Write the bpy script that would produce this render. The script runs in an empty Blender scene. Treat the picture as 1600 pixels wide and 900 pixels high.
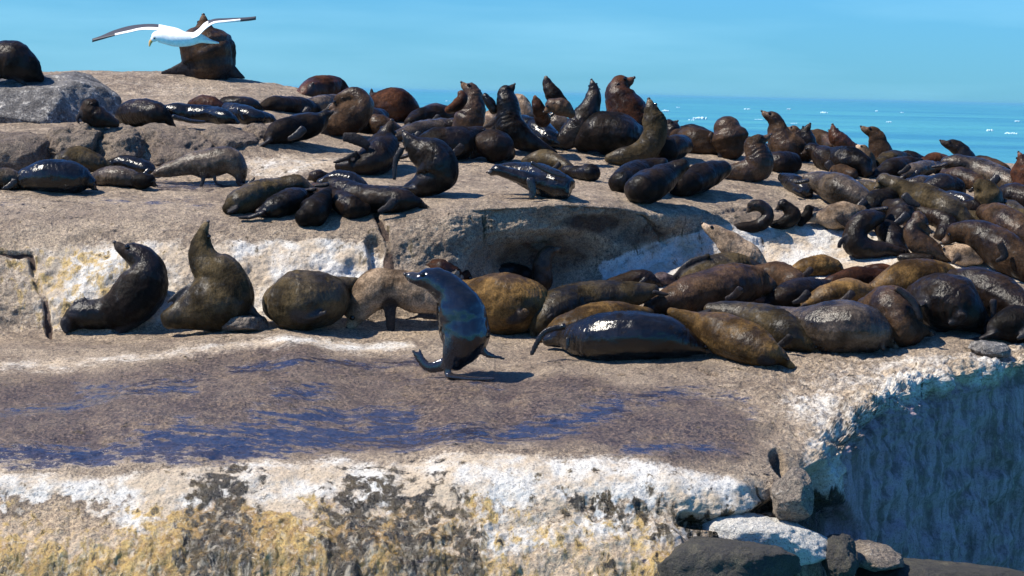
import bpy, bmesh, math, random
import numpy as np
from mathutils import Vector, Matrix
from mathutils.bvhtree import BVHTree

SC = bpy.context.scene
COL = SC.collection
rad = math.radians

# ------------------------------------------------------------------ camera
F = 4800.0                       # focal length in photo pixels (1600 wide)
CAM_H = 5.2
HAZE = 0.00007
cam_d = bpy.data.cameras.new('camera')
cam_d.sensor_width = 36.0
cam_d.lens = 36.0 * F / 1600.0
cam_d.clip_start = 0.5
cam_d.clip_end = 60000
cam = bpy.data.objects.new('camera', cam_d)
COL.objects.link(cam)
PITCH = math.atan2(450 - 144, F)             # horizon sits above the middle
ROLL = rad(-1.33)                            # the horizon drops to the right
Mc = Matrix.Translation((0, 0, CAM_H)) @ Matrix.Rotation(rad(90) - PITCH, 4, 'X') @ Matrix.Rotation(-ROLL, 4, 'Z')
cam.matrix_world = Mc
SC.camera = cam
R3 = np.array(Mc.to_3x3())
C0 = np.array(Mc.translation)

def P(x, y, d):
    """place seen at (x, y) of the 1600x900 view, d metres along the view axis"""
    x = np.asarray(x, float); y = np.asarray(y, float); d = np.asarray(d, float)
    v = np.stack([(x - 800) / F * d, -(y - 450) / F * d, -d * np.ones_like(x)], -1)
    return v @ R3.T + C0

# ------------------------------------------------------------------ light
SUN_EL, SUN_AZ = 53.0, 15.0      # sun on the left, 28 degrees to the viewer's side
w = bpy.data.worlds.new('World'); SC.world = w; w.use_nodes = True
nt = w.node_tree; nt.nodes.clear()
sky = nt.nodes.new('ShaderNodeTexSky'); sky.sky_type = 'NISHITA'; sky.sun_disc = False
sky.sun_elevation = rad(SUN_EL)
sdir = Vector((-math.cos(rad(SUN_AZ)) * math.cos(rad(SUN_EL)), -math.sin(rad(SUN_AZ)) * math.cos(rad(SUN_EL)), math.sin(rad(SUN_EL))))
sky.sun_rotation = math.atan2(sdir.x, sdir.y)
sky.air_density = 1.0; sky.dust_density = 0.1; sky.ozone_density = 0.6
hs = nt.nodes.new('ShaderNodeHueSaturation'); hs.inputs['Saturation'].default_value = 1.05; hs.inputs['Value'].default_value = 1.0
tint = nt.nodes.new('ShaderNodeMix'); tint.data_type = 'RGBA'; tint.blend_type = 'MULTIPLY'; tint.inputs[0].default_value = 1
tint.inputs[7].default_value = (0.235, 0.745, 1.58, 1)
bg = nt.nodes.new('ShaderNodeBackground'); bg.inputs[1].default_value = 0.065
wo = nt.nodes.new('ShaderNodeOutputWorld')
# faint high streaks of cloud
tc = nt.nodes.new('ShaderNodeTexCoord'); mp = nt.nodes.new('ShaderNodeMapping'); mp.inputs['Scale'].default_value = (3.0, 3.0, 26.0)
cn = nt.nodes.new('ShaderNodeTexNoise'); cn.inputs['Scale'].default_value = 2.2; cn.inputs['Detail'].default_value = 5
cr = nt.nodes.new('ShaderNodeMapRange'); cr.inputs[1].default_value = 0.45; cr.inputs[2].default_value = 0.8; cr.inputs[4].default_value = 0.40
cm = nt.nodes.new('ShaderNodeMix'); cm.data_type = 'RGBA'; cm.inputs[7].default_value = (4.5, 9.2, 12.0, 1)
L = nt.links.new
L(tc.outputs['Generated'], mp.inputs[0]); L(mp.outputs[0], cn.inputs['Vector']); L(cn.outputs[0], cr.inputs[0]); L(cr.outputs[0], cm.inputs[0])
L(sky.outputs[0], hs.inputs['Color']); L(hs.outputs[0], tint.inputs[6]); L(tint.outputs[2], cm.inputs[6]); L(cm.outputs[2], bg.inputs[0]); L(bg.outputs[0], wo.inputs[0])

sd = bpy.data.lights.new('sun', 'SUN'); sd.energy = 5.0; sd.angle = rad(0.53); sd.color = (1.0, 0.93, 0.81)
so = bpy.data.objects.new('sun', sd); COL.objects.link(so)
so.rotation_euler = sdir.to_track_quat('Z', 'Y').to_euler(); so.location = (-10, 0, 20)
SC.view_settings.view_transform = 'Standard'; SC.view_settings.look = 'None'
SC.view_settings.exposure = 0.6; SC.view_settings.gamma = 1.0
SC.view_settings.use_curve_mapping = False

# ------------------------------------------------------------------ noise
_rng = np.random.RandomState(7)
_perm = _rng.permutation(256); _perm = np.concatenate([_perm, _perm, _perm])
_g = _rng.normal(size=(256, 3)); _g /= np.linalg.norm(_g, axis=1)[:, None]
def perlin(p):
    p = np.asarray(p, float)
    i = np.floor(p).astype(int); f = p - i; i &= 255
    u = f * f * f * (f * (f * 6 - 15) + 10)
    out = 0
    for dx in (0, 1):
        for dy in (0, 1):
            for dz in (0, 1):
                h = _perm[_perm[_perm[(i[..., 0] + dx) & 255] + ((i[..., 1] + dy) & 255)] + ((i[..., 2] + dz) & 255)]
                g = _g[h]
                d = g[..., 0] * (f[..., 0] - dx) + g[..., 1] * (f[..., 1] - dy) + g[..., 2] * (f[..., 2] - dz)
                wx = u[..., 0] if dx else 1 - u[..., 0]
                wy = u[..., 1] if dy else 1 - u[..., 1]
                wz = u[..., 2] if dz else 1 - u[..., 2]
                out = out + d * wx * wy * wz
    return out * 1.6
def fbm(p, sc, oct=4, gain=0.5, off=0.0):
    p = np.asarray(p, float) * sc + off
    a = 1.0; s = 0; t = 0
    for _ in range(oct):
        s = s + a * perlin(p); t += a; a *= gain; p = p * 2.03 + 17.3
    return s / t
def sstep(x, a, b):
    t = np.clip((x - a) / (b - a), 0, 1); return t * t * (3 - 2 * t)

# ------------------------------------------------------------------ node helpers
def mat(name):
    m = bpy.data.materials.new(name); m.use_nodes = True
    t = m.node_tree; t.nodes.clear()
    o = t.nodes.new('ShaderNodeOutputMaterial'); b = t.nodes.new('ShaderNodeBsdfPrincipled')
    t.links.new(b.outputs[0], o.inputs[0])
    return m, t, b
class N:
    def __init__(s, t): s.t = t; s.l = t.links.new
    def _set(s, sock, v):
        if hasattr(v, 'is_output'): s.l(v, sock)
        elif isinstance(v, (tuple, list)) and len(v) == 3 and sock.type == 'RGBA': sock.default_value = (*v, 1)
        else: sock.default_value = v
    def noise(s, vec, scale, detail=4, rough=0.55, dist=0.0):
        n = s.t.nodes.new('ShaderNodeTexNoise'); s._set(n.inputs['Vector'], vec)
        n.inputs['Scale'].default_value = scale; n.inputs['Detail'].default_value = detail
        n.inputs['Roughness'].default_value = rough; n.inputs['Distortion'].default_value = dist
        return n.outputs[0]
    def voro(s, vec, scale, feat='F1'):
        n = s.t.nodes.new('ShaderNodeTexVoronoi'); n.feature = feat; s._set(n.inputs['Vector'], vec); n.inputs['Scale'].default_value = scale
        return n.outputs[0]
    def attr(s, name):
        n = s.t.nodes.new('ShaderNodeAttribute'); n.attribute_name = name; return n.outputs['Fac']
    def math(s, op, a, b=0.0, c=0.0, clamp=False):
        n = s.t.nodes.new('ShaderNodeMath'); n.operation = op; n.use_clamp = clamp
        s._set(n.inputs[0], a); s._set(n.inputs[1], b); s._set(n.inputs[2], c); return n.outputs[0]
    def mr(s, v, a, b, c=0.0, d=1.0, smooth=True):
        n = s.t.nodes.new('ShaderNodeMapRange'); n.interpolation_type = 'SMOOTHSTEP' if smooth else 'LINEAR'
        s._set(n.inputs[0], v)
        for i, q in zip((1, 2, 3, 4), (a, b, c, d)): s._set(n.inputs[i], q)
        return n.outputs[0]
    def mix(s, f, a, b, mode='MIX'):
        n = s.t.nodes.new('ShaderNodeMix'); n.data_type = 'RGBA'; n.blend_type = mode
        s._set(n.inputs[0], f); s._set(n.inputs[6], a); s._set(n.inputs[7], b); return n.outputs[2]
    def fmix(s, f, a, b):
        n = s.t.nodes.new('ShaderNodeMix'); n.data_type = 'FLOAT'
        s._set(n.inputs[0], f); s._set(n.inputs[2], a); s._set(n.inputs[3], b); return n.outputs[0]
    def mapping(s, vec, scale=(1, 1, 1), rot=(0, 0, 0)):
        n = s.t.nodes.new('ShaderNodeMapping'); s._set(n.inputs[0], vec); n.inputs['Scale'].default_value = scale; n.inputs['Rotation'].default_value = rot
        return n.outputs[0]
    def tc(s, which='Object'):
        return s.t.nodes.new('ShaderNodeTexCoord').outputs[which]
    def pos(s):
        return s.t.nodes.new('ShaderNodeNewGeometry').outputs['Position']
    def bump(s, h, strength, dist, normal=None):
        n = s.t.nodes.new('ShaderNodeBump'); s._set(n.inputs['Strength'], strength); n.inputs['Distance'].default_value = dist
        s._set(n.inputs['Height'], h)
        if normal is not None: s.l(normal, n.inputs['Normal'])
        return n.outputs[0]

def rock_material(name, base=(0.41, 0.325, 0.24), base2=(0.25, 0.19, 0.14), masks=True, white=0.0, dark=0.0):
    m, t, b = mat(name); n = N(t); p = n.pos()
    big = n.noise(p, 1.6, 5, 0.6); mid = n.noise(p, 7, 6, 0.65); fine = n.noise(p, 38, 5, 0.7); grain = n.noise(p, 110, 3, 0.7)
    A = (lambda k: n.attr(k)) if masks else (lambda k: 0.0)
    col = n.mix(n.mr(big, 0.38, 0.62), base, base2)
    col = n.mix(n.mr(mid, 0.42, 0.7, 0, 0.75), col, tuple(c * 1.45 for c in base))
    def soft(mask, nz, k=0.55, a=0.42, bb=0.62):
        return n.mr(n.math('ADD', mask, n.math('MULTIPLY', n.math('SUBTRACT', nz, 0.5), k)), a, bb)
    vs = n.mapping(p, (9, 9, 1.1)); streak = n.noise(vs, 1.3, 5, 0.65, 0.3)
    midx = n.math('ADD', n.math('MULTIPLY', mid, 0.5), n.math('MULTIPLY', fine, 0.5))
    col = n.mix(n.math('MULTIPLY', n.mr(n.noise(n.mapping(p, (1, .6, 1.2)), 2.9, 7, .72), .52, .66), .6), col, tuple(c * .42 for c in base))
    if masks:
        wet = soft(A('wet'), n.math('ADD', n.math('MULTIPLY', midx, .6), n.math('MULTIPLY', n.noise(n.mapping(p, (1, .5, 2)), 3.2, 6, .7), .4)), 2.6, 0.30, 0.95)
        wetcol = n.mix(n.mr(fine, 0.38, 0.62), (0.045, 0.030, 0.029), (0.20, 0.142, 0.112))
        wetcol = n.mix(n.math('MULTIPLY', n.mr(n.noise(n.mapping(p, (1, .6, 1)), 3.4, 7, .72), .50, .64), .5), wetcol, (0.33, 0.235, 0.15))
        wetcol = n.mix(n.math('MULTIPLY', n.mr(n.noise(n.mapping(p, (1, .5, 1)), 5.1, 7, .74, .2), .53, .64), .7), wetcol, (0.065, 0.04, 0.04))
        col = n.mix(wet, col, wetcol)
        warm = soft(A('warm'), mid, 1.0, 0.3, 0.8)
        col = n.mix(warm, col, n.mix(fine, (0.36, 0.25, 0.16), (0.58, 0.47, 0.34)))
        wsum = n.math('ADD', A('white'), n.math('MULTIPLY', n.math('SUBTRACT', midx, 0.5), 1.2))
        wsum = n.math('ADD', wsum, n.math('MULTIPLY', n.math('SUBTRACT', streak, 0.5), 0.35))
        wm = n.mr(wsum, 0.30, 0.72)
        col = n.mix(wm, col, n.mix(n.mr(n.noise(p, 2.6, 6, .65), .40, .60), (0.47, 0.38, 0.28), (0.60, 0.58, 0.54)))
        och = n.mr(n.math('ADD', A('ochre'), n.math('ADD', n.math('MULTIPLY', n.math('SUBTRACT', streak, 0.5), 2.6), n.math('MULTIPLY', n.math('SUBTRACT', mid, 0.5), 0.8))), 0.28, 0.75)
        col = n.mix(och, col, n.mix(n.mr(n.math('ADD', n.math('MULTIPLY', streak, .7), n.math('MULTIPLY', mid, .3)), 0.38, 0.62), (0.20, 0.11, 0.025), (0.50, 0.345, 0.12)))
        alg_shade = n.mr(n.math('ADD', A('algae_shade'), n.math('ADD', n.math('MULTIPLY', n.math('SUBTRACT', streak, 0.5), 3.6), n.math('MULTIPLY', n.math('SUBTRACT', midx, 0.5), 0.5))), 0.30, 0.72)
        col = n.mix(alg_shade, col, n.mix(n.mr(mid, .35, .65), (0.010, 0.009, 0.007), (0.055, 0.036, 0.010)))
        blot = n.mr(n.noise(n.mapping(p, (3.2, 3.2, 1.3)), 5.0, 5, .65, .6), .50, .66)
        col = n.mix(n.math('MULTIPLY', blot, n.math('MULTIPLY', n.mr(A('ochre'), .1, .7), .45)), col, (0.60, 0.53, 0.42))
        drk = n.mr(n.noise(n.mapping(p, (6, 6, 1.0)), 4.0, 5, .7, .4), .55, .68)
        col = n.mix(n.math('MULTIPLY', drk, n.math('MULTIPLY', n.mr(A('ochre'), .1, .7), .8)), col, (0.10, 0.055, 0.018))
        rust = soft(A('rust'), midx, 0.9, 0.35, 0.6)  # rust of the cracks, plus the brown shade painted in the recess
        col = n.mix(rust, col, (0.060, 0.034, 0.024))
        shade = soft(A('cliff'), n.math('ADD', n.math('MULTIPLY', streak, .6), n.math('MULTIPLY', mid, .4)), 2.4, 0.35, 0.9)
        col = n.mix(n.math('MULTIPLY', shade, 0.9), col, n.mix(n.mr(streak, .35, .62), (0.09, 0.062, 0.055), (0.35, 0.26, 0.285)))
        pud = n.mr(n.math('ADD', A('pud'), n.math('MULTIPLY', n.math('SUBTRACT', n.noise(n.mapping(p, (.8, 1.9, 1)), 6, 8, .72), 0.5), 3.6)), 0.36, 0.88)
        col = n.mix(n.math('MULTIPLY', pud, 0.85), col, (0.008, 0.012, 0.034))
    else:
        if white: col = n.mix(n.mr(midx, 0.62 - white * 0.3, 0.78 - white * 0.3), col, (0.72, 0.69, 0.63))
        if dark: col = n.mix(n.mr(midx, 0.65 - dark * 0.5, 0.8 - dark * 0.4), col, (0.035, 0.034, 0.035))
        pud = 0.0; alg_shade = 0.0; och = 0.0; wet = 0.0
    gw = n.math('SUBTRACT', 1.0, n.math('MULTIPLY', n.math('MAXIMUM', wm, n.mr(A('ochre'), .1, .6)), .65)) if masks else (.4 if white > 1 else 1.0)
    col = n.mix(gw, col, n.mix(n.mr(n.math('ADD', n.math('MULTIPLY', grain, .5), n.math('MULTIPLY', fine, .5)), 0.36, 0.62), (0.30, 0.29, 0.31), (1.55, 1.52, 1.44)), 'MULTIPLY')
    col = n.mix(n.mr(n.voro(p, 48), 0.05, 0.42, 0.55, 0), col, (0.05, 0.04, 0.045))
    t.links.new(col, b.inputs['Base Color'])
    rg = n.mr(fine, 0.3, 0.7, 0.72, 0.95)
    if masks: t.links.new(n.math('MULTIPLY', pud, .45), b.inputs['Coat Weight']); b.inputs['Coat Roughness'].default_value = .1; t.links.new(n.fmix(pud, .5, 1.0), b.inputs['Specular IOR Level'])
    if masks:
        rg = n.fmix(wet, rg, n.mr(fine, 0.35, 0.65, 0.30, 0.6))
        rg = n.fmix(n.math('MAXIMUM', alg_shade, n.mr(A('ochre'), .1, .6)), rg, n.mr(fine, 0.38, 0.62, 0.16, 0.6))
        rg = n.fmix(pud, rg, 0.12)
    t.links.new(rg, b.inputs['Roughness'])
    h = n.math('ADD', n.math('MULTIPLY', fine, 0.6), n.math('MULTIPLY', grain, 0.32))
    h = n.math('ADD', h, n.math('MULTIPLY', n.noise(p, 14, 4, 0.6), 0.9))
    if masks: st = n.math('MULTIPLY', n.fmix(pud, 1.0, 0.16), n.math('SUBTRACT', 1.0, n.math('MULTIPLY', n.math('MAXIMUM', wm, n.mr(A('ochre'), .1, .6)), .5)))
    else: st = 1.0
    nrm = n.bump(h, st, 0.06)
    t.links.new(nrm, b.inputs['Normal'])
    if not masks: b.inputs['Specular IOR Level'].default_value = 0.5
    return m

# ------------------------------------------------------------------ mesh helpers
def new_mesh(name, verts, faces, smooth=True):
    me = bpy.data.meshes.new(name)
    verts = np.asarray(verts, np.float32)
    if isinstance(faces, np.ndarray):
        nf, k = faces.shape
        me.vertices.add(len(verts)); me.vertices.foreach_set('co', verts.ravel())
        me.loops.add(nf * k); me.loops.foreach_set('vertex_index', faces.ravel().astype(np.int32))
        me.polygons.add(nf); me.polygons.foreach_set('loop_start', np.arange(0, nf * k, k, dtype=np.int32))
        me.polygons.foreach_set('loop_total', np.full(nf, k, np.int32))
        me.update(calc_edges=True)
    else:
        me.from_pydata(verts.tolist(), [], faces); me.update()
    if smooth: me.polygons.foreach_set('use_smooth', np.ones(len(me.polygons), bool))
    return me
def link(name, me, material=None, parent=None, loc=None):
    o = bpy.data.objects.new(name, me); COL.objects.link(o)
    if material is not None and not me.materials: me.materials.append(material)
    if parent is not None: o.parent = parent
    if loc is not None: o.location = loc
    return o
def tag(o, label, cat, group=None):
    o['label'] = label; o['category'] = cat
    if group: o['group'] = group
    return o
def fattr(me, name, arr):
    a = me.attributes.new(name, 'FLOAT', 'POINT'); a.data.foreach_set('value', np.asarray(arr, np.float32).ravel())

# ------------------------------------------------------------------ the rock
# feature lines of the rock from its foot in the water to its back, each (photo x, photo y, metres)
LN = [
 (8,  [(-400,1600,19.4),(1200,1600,19.9),(1300,1600,22.3),(1600,1600,25.2),(2000,1600,27.6)]),
 (60, [(-400,1000,21.15),(1150,1000,21.3),(1230,1000,22.4),(1330,1000,23.6),(1450,1000,24.75),(1600,1000,25.8),(2000,1000,28.2)]),
 (60, [(-400,860,21.52),(600,858,21.52),(1050,862,21.7),(1150,866,22.1),(1230,870,22.5),(1330,860,23.55),(1450,850,24.75),(1600,820,25.85),(2000,720,28.2)]),
 (62, [(-400,800,21.8),(300,796,21.8),(700,800,21.8),(900,805,21.85),(1050,815,21.9),(1150,815,22.05),(1200,812,22.3),(1262,790,22.8),(1310,740,23.3),(1350,690,23.75),(1450,640,24.75),(1600,600,25.8),(2000,520,28.2)]),
 (40, [(-400,745,22.08),(300,742,22.08),(700,752,22.05),(900,765,22.0),(1050,762,22.05),(1150,768,22.2),(1200,765,22.45),(1262,745,22.9),(1310,690,23.45),(1350,645,23.85),(1450,597,24.7),(1600,566,25.6),(2000,505,28.0)]),
 (56, [(-400,712,22.35),(300,713,22.35),(700,718,22.35),(1000,728,22.3),(1150,730,22.6),(1262,700,23.15),(1310,660,23.7),(1350,622,24.05),(1450,585,24.8),(1600,558,25.7),(2000,498,28.0)]),
 (56, [(-400,655,23.5),(0,655,23.5),(600,648,23.6),(1000,655,23.5),(1200,650,23.8),(1310,630,24.05),(1450,575,25.0),(1600,550,25.9),(2000,490,28.1)]),
 (44, [(-400,600,24.6),(0,598,24.6),(600,590,24.8),(1000,600,24.6),(1200,600,24.6),(1350,590,24.8),(1450,562,25.3),(1600,540,26.1),(2000,482,28.2)]),
 (40, [(-400,558,25.5),(0,552,25.6),(450,540,25.8),(800,550,25.6),(1100,562,25.3),(1250,575,25.1),(1400,548,25.6),(1500,528,26.0),(1600,522,26.3),(2000,470,28.4)]),
 (40, [(-400,530,26.2),(0,524,26.3),(160,518,26.3),(400,505,26.4),(600,495,26.6),(700,485,26.75),(790,468,27.45),(900,455,27.7),(960,446,27.7),(1050,442,27.8),(1200,428,28.3),(1330,412,28.5),(1450,418,28.3),(1560,430,28.2),(1620,440,28.1),(2000,445,28.6)]),
 (40, [(-400,460,26.4),(0,455,26.5),(300,450,26.56),(580,450,26.72),(640,448,26.8),(705,440,26.9),(780,418,27.6),(860,408,27.9),(935,415,27.95),(970,425,27.85),(1050,412,28.15),(1200,395,28.6),(1330,385,28.8),(1450,395,28.6),(1620,420,28.4),(2000,430,28.9)]),
 (44, [(-400,388,26.75),(0,382,26.8),(300,385,26.84),(560,395,26.9),(640,385,26.95),(705,376,27.05),(780,360,27.35),(880,354,27.55),(935,362,27.8),(990,372,28.0),(1050,366,28.35),(1200,358,28.8),(1330,360,29.0),(1450,375,28.9),(1620,395,28.8),(2000,410,29.3)]),
 (40, [(-400,345,27.2),(0,340,27.2),(300,345,27.2),(560,345,27.2),(700,330,27.2),(880,322,27.5),(960,325,27.7),(1030,340,28.1),(1100,338,28.6),(1200,330,29.1),(1330,335,29.3),(1620,368,29.3),(2000,390,29.8)]),
 (36, [(-400,300,28.2),(0,298,28.2),(450,310,28.2),(700,290,28.7),(900,285,29.0),(1100,292,29.7),(1300,305,30.0),(1620,335,30.0),(2000,360,30.6)]),
 (34, [(-400,272,29.2),(0,272,29.2),(300,268,29.3),(440,258,29.5),(520,248,30.0),(700,252,30.2),(900,248,30.6),(1100,265,30.8),(1300,282,31.0),(1620,312,31.1),(2000,340,31.6)]),
 (30, [(-400,210,29.8),(0,210,29.8),(200,212,29.8),(380,216,29.9),(440,222,30.1),(520,225,30.8),(700,230,31.1),(900,228,31.4),(1100,246,31.6),(1300,262,31.8),(1620,292,32.0),(2000,325,32.5)]),
 (24, [(-400,192,30.8),(0,193,30.8),(200,195,30.8),(400,194,31.1),(500,192,32.0),(700,212,32.1),(900,214,32.4),(1100,232,32.7),(1300,248,32.9),(1620,275,33.2),(2000,310,33.5)]),
 (24, [(-400,150,32.6),(0,150,32.6),(200,150,32.6),(400,158,32.6),(500,165,33.2),(600,188,33.3),(800,204,33.6),(1100,221,33.9),(1300,240,34.1),(1620,265,34.3),(2000,300,34.5)]),
 (20, [(-400,118,34.2),(0,114,34.2),(110,111,34.2),(230,112,34.2),(330,119,34.2),(390,125,34.2),(450,134,34.2),(500,145,34.4),(600,180,34.6),(800,202,35.0),(1100,216,35.2),(1300,236,35.3),(1620,260,35.5),(2000,292,35.7)]),
 (16, [(-400,150,37),(500,170,37),(800,230,37.5),(1620,290,38),(2000,320,38)]),
 (0,  [(-400,900,43),(2000,900,44)]),
]
cols = np.concatenate([np.linspace(-1500, -80, 70, endpoint=False), np.linspace(-80, 1680, 860), np.linspace(1680, 3000, 72)[1:]])
def knots(pts):
    a = np.array(pts, float)
    xs = a[:, 0]
    g = np.arange(-420, 2021, 4.0)
    k = np.exp(-0.5 * (np.arange(-8, 9) / 3.2) ** 2); k /= k.sum()
    out = []
    for c in (1, 2):
        v = np.interp(g, xs, a[:, c]); v = np.convolve(np.pad(v, 8, 'edge'), k, 'valid'); out.append(np.interp(cols, g, v))
    return out
KY = []; KD = []
for _, pts in LN:
    yy, dd = knots(pts); KY.append(yy); KD.append(dd)
KY = np.array(KY); KD = np.array(KD)
def hermite(K, subs):
    d = np.diff(K, axis=0)
    mslope = np.zeros_like(K)
    mslope[1:-1] = np.where(d[1:] * d[:-1] > 0, 2 * d[1:] * d[:-1] / (d[1:] + d[:-1] + 1e-12), 0)
    mslope[0] = d[0]; mslope[-1] = d[-1]
    rows = []
    for i, s in enumerate(subs):
        t = (np.arange(s) / s)[:, None]
        h00 = 2*t**3-3*t**2+1; h10 = t**3-2*t**2+t; h01 = -2*t**3+3*t**2; h11 = t**3-t**2
        rows.append(h00*K[i] + h10*mslope[i] + h01*K[i+1] + h11*mslope[i+1])
    rows.append(K[-1:])
    return np.concatenate(rows)
subs = [a for a, _ in LN[:-1]]
GY = hermite(KY, subs); GD = hermite(KD, subs)
NR, NC = GY.shape
GX = np.broadcast_to(cols, GY.shape).copy()
V = P(GX, GY, GD)
# beyond the frame the rock tapers down to the water on both sides
side = sstep(-GX, 350, 1500) + sstep(GX, 2000, 3000)
V[..., 2] -= side * (V[..., 2] + 0.6) * 0.98
def gridnormals(V):
    du = np.gradient(V, axis=1); dv = np.gradient(V, axis=0)
    n = np.cross(du, dv); n /= np.linalg.norm(n, axis=-1)[..., None] + 1e-9
    return n
Nn = gridnormals(V)
if Nn[NR // 2, NC // 2, 2] < 0: Nn = -Nn
PX, PY = GX, GY
def seg(pts, wd, warp=6.0, grad=0):
    """soft mask round a polyline in the plan of the rock (photo coordinates of the built surface)"""
    wx = PX + warp * NZ1; wy = PY + warp * 0.7 * NZ2
    best = np.full(PX.shape, 9e9)
    for (x0, y0), (x1, y1) in zip(pts[:-1], pts[1:]):
        dx, dy = x1 - x0, y1 - y0
        t = np.clip(((wx - x0) * dx + (wy - y0) * dy) / (dx * dx + dy * dy + 1e-9), 0, 1)
        best = np.minimum(best, np.hypot(wx - x0 - t * dx, wy - y0 - t * dy))
    return 1 - sstep(best, wd * 0.45, wd) if not grad else np.clip(1 - best / (wd * 1.9), 0, 1) ** .8
def band(ylo, yhi, soft=12, xs=(-2000, 4000), xsoft=40):
    """ylo, yhi: lists of (x, y)"""
    a = np.array(ylo, float); b = np.array(yhi, float)
    lo = np.interp(PX, a[:, 0], a[:, 1]); hi = np.interp(PX, b[:, 0], b[:, 1])
    qx = PX + 55 * NZ3 + 25 * NZ2; qy = PY + 16 * NZ3 + 10 * NZ1 + DRIP * sstep(PY, 740, 800)
    m = sstep(qy, lo - soft * 1.3, lo + soft * 1.3) * (1 - sstep(qy, hi - soft * 1.3, hi + soft * 1.3))
    return m * sstep(qx, xs[0] - xsoft, xs[0] + xsoft) * (1 - sstep(qx, xs[1] - xsoft, xs[1] + xsoft))
def blob(x, y, rx, ry, soft=0.6):
    return 1 - sstep(np.hypot((PX + 45 * NZ3 - x) / rx, (PY + 14 * NZ1 - y) / ry), 1 - soft, 1 + soft)
DRIP = 75 * fbm(V * [1, 1, .1], 5.0, 4, .65, off=55.5); NZ3 = fbm(V, 1.1, 5, .6, off=81.7); NZ1 = fbm(V, 2.5, 4); NZ2 = fbm(V, 2.5, 4, off=31.7)
big = fbm(V * [1, 1, 1.6], 0.8, 3, off=5.1)
med = fbm(V, 3.2, 4, 0.55, off=9.3)
fin = fbm(V, 12.0, 4, 0.6, off=2.2)
vfi = fbm(V, 42.0, 2, 0.6, off=4.4)
flat = sstep(Nn[..., 2], 0.55, 0.9)
disp = big * 0.04 + med * (0.026 + 0.04 * (1 - flat)) + fin * (0.010 + 0.012 * (1 - flat)) + vfi * 0.004 + (1 - flat) * fbm(V, 1.5, 3, off=44) * .05
# long swales on the wet shelf, running across the view
sw = np.zeros_like(PX)
for pts, wd, h in (([(-60, 690), (150, 655), (300, 628), (460, 580)], 30, 0.05), ([(200, 612), (420, 572)], 22, 0.03),
                   ([(250, 690), (430, 660), (620, 610), (700, 600)], 26, 0.04), ([(760, 700), (1000, 670), (1150, 690)], 32, 0.05), ([(900, 610), (1100, 600), (1280, 610)], 24, 0.03)):
    g_ = seg(pts, wd * 2.2, 4, 1); sw += 1.6 * h * g_ * g_ * (3 - 2 * g_)
for pts, wd, h in (([(-60, 650), (120, 632), (260, 625), (420, 590)], 18, 0.035), ([(-60, 716), (250, 716), (480, 690), (700, 655), (780, 655)], 20, 0.03), ([(790, 690), (950, 655), (1160, 632)], 18, 0.03)):
    g_ = seg(pts, wd * 1.3, 3, 1); sw -= 1.3 * h * g_ * g_ * (3 - 2 * g_)
disp += sw
# cracks in the walls
crack = np.zeros_like(PX)
for pts, wd in (([(583, 322), (592, 345), (600, 380), (606, 425), (612, 470)], 7), ([(-60, 388), (20, 398), (48, 402), (58, 440), (72, 480), (84, 525)], 7),
                ([(1000, 335), (1022, 352), (1040, 380)], 3.5), ([(1100, 330), (1150, 326), (1290, 322)], 3.5),
                ([(1120, 600), (1090, 590)], 3)):
    crack = np.maximum(crack, seg(pts, wd * .95 , 16) * (.35 + .65 * sstep(NZ2 + NZ1 * .5, -.3, .25)))
disp -= crack * 0.055
disp -= 0.10 * seg([(583, 380), (592, 420), (600, 450)], 16, 5)           # niche left of the crack
# a dark notch above the boulder at the right of the lip, and the gap under the white lip
disp -= 0.16 * seg([(1212, 718), (1220, 742)], 13, 6)
disp -= 0.22 * seg([(1280, 750), (1290, 790), (1320, 830)], 30, 8)
disp -= 0.16 * seg([(1070, 812), (1120, 818), (1180, 808), (1205, 790)], 14, 6)
# rough broken edge along the top of the shaded cliff
edge = seg([(1300, 720), (1345, 650), (1450, 598), (1610, 566), (1700, 550)], 45, 8)
disp += edge * (fin * 0.04 + med * 0.10 + fbm(V, 1.6, 3, off=71) * .10)
disp += 0.05 * (fin - 0.05) * blob(1330, 620, 160, 70)
# lower cliff: vertical ribs
ribs = fbm(V * [1, 1, 0.18], 5.0, 4, 0.6, off=7.7)
lowface = band([(-2000, 790), (1200, 820), (1300, 900), (4000, 900)], [(-2000, 1700), (4000, 1700)], 18)
clf = sstep(PX, 1330, 1400) * sstep(PY, 600, 700)
disp += clf * (fbm(V * [1, 1, .16], 2.6, 4, .6, off=12.7) * .05 + fbm(V, 1.3, 4, .6, off=33) * .26 + med * .07)
disp *= 1 - .55 * lowface
disp += lowface * (ribs * 0.06 + 0.012 * fbm(V, 7, 3, off=3))
V = V + Nn * disp[..., None]
idx = np.arange(NR * NC).reshape(NR, NC)
faces = np.stack([idx[:-1, :-1], idx[:-1, 1:], idx[1:, 1:], idx[1:, :-1]], -1).reshape(-1, 4)
me = new_mesh('rock_island', V.reshape(-1, 3), faces)
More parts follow.
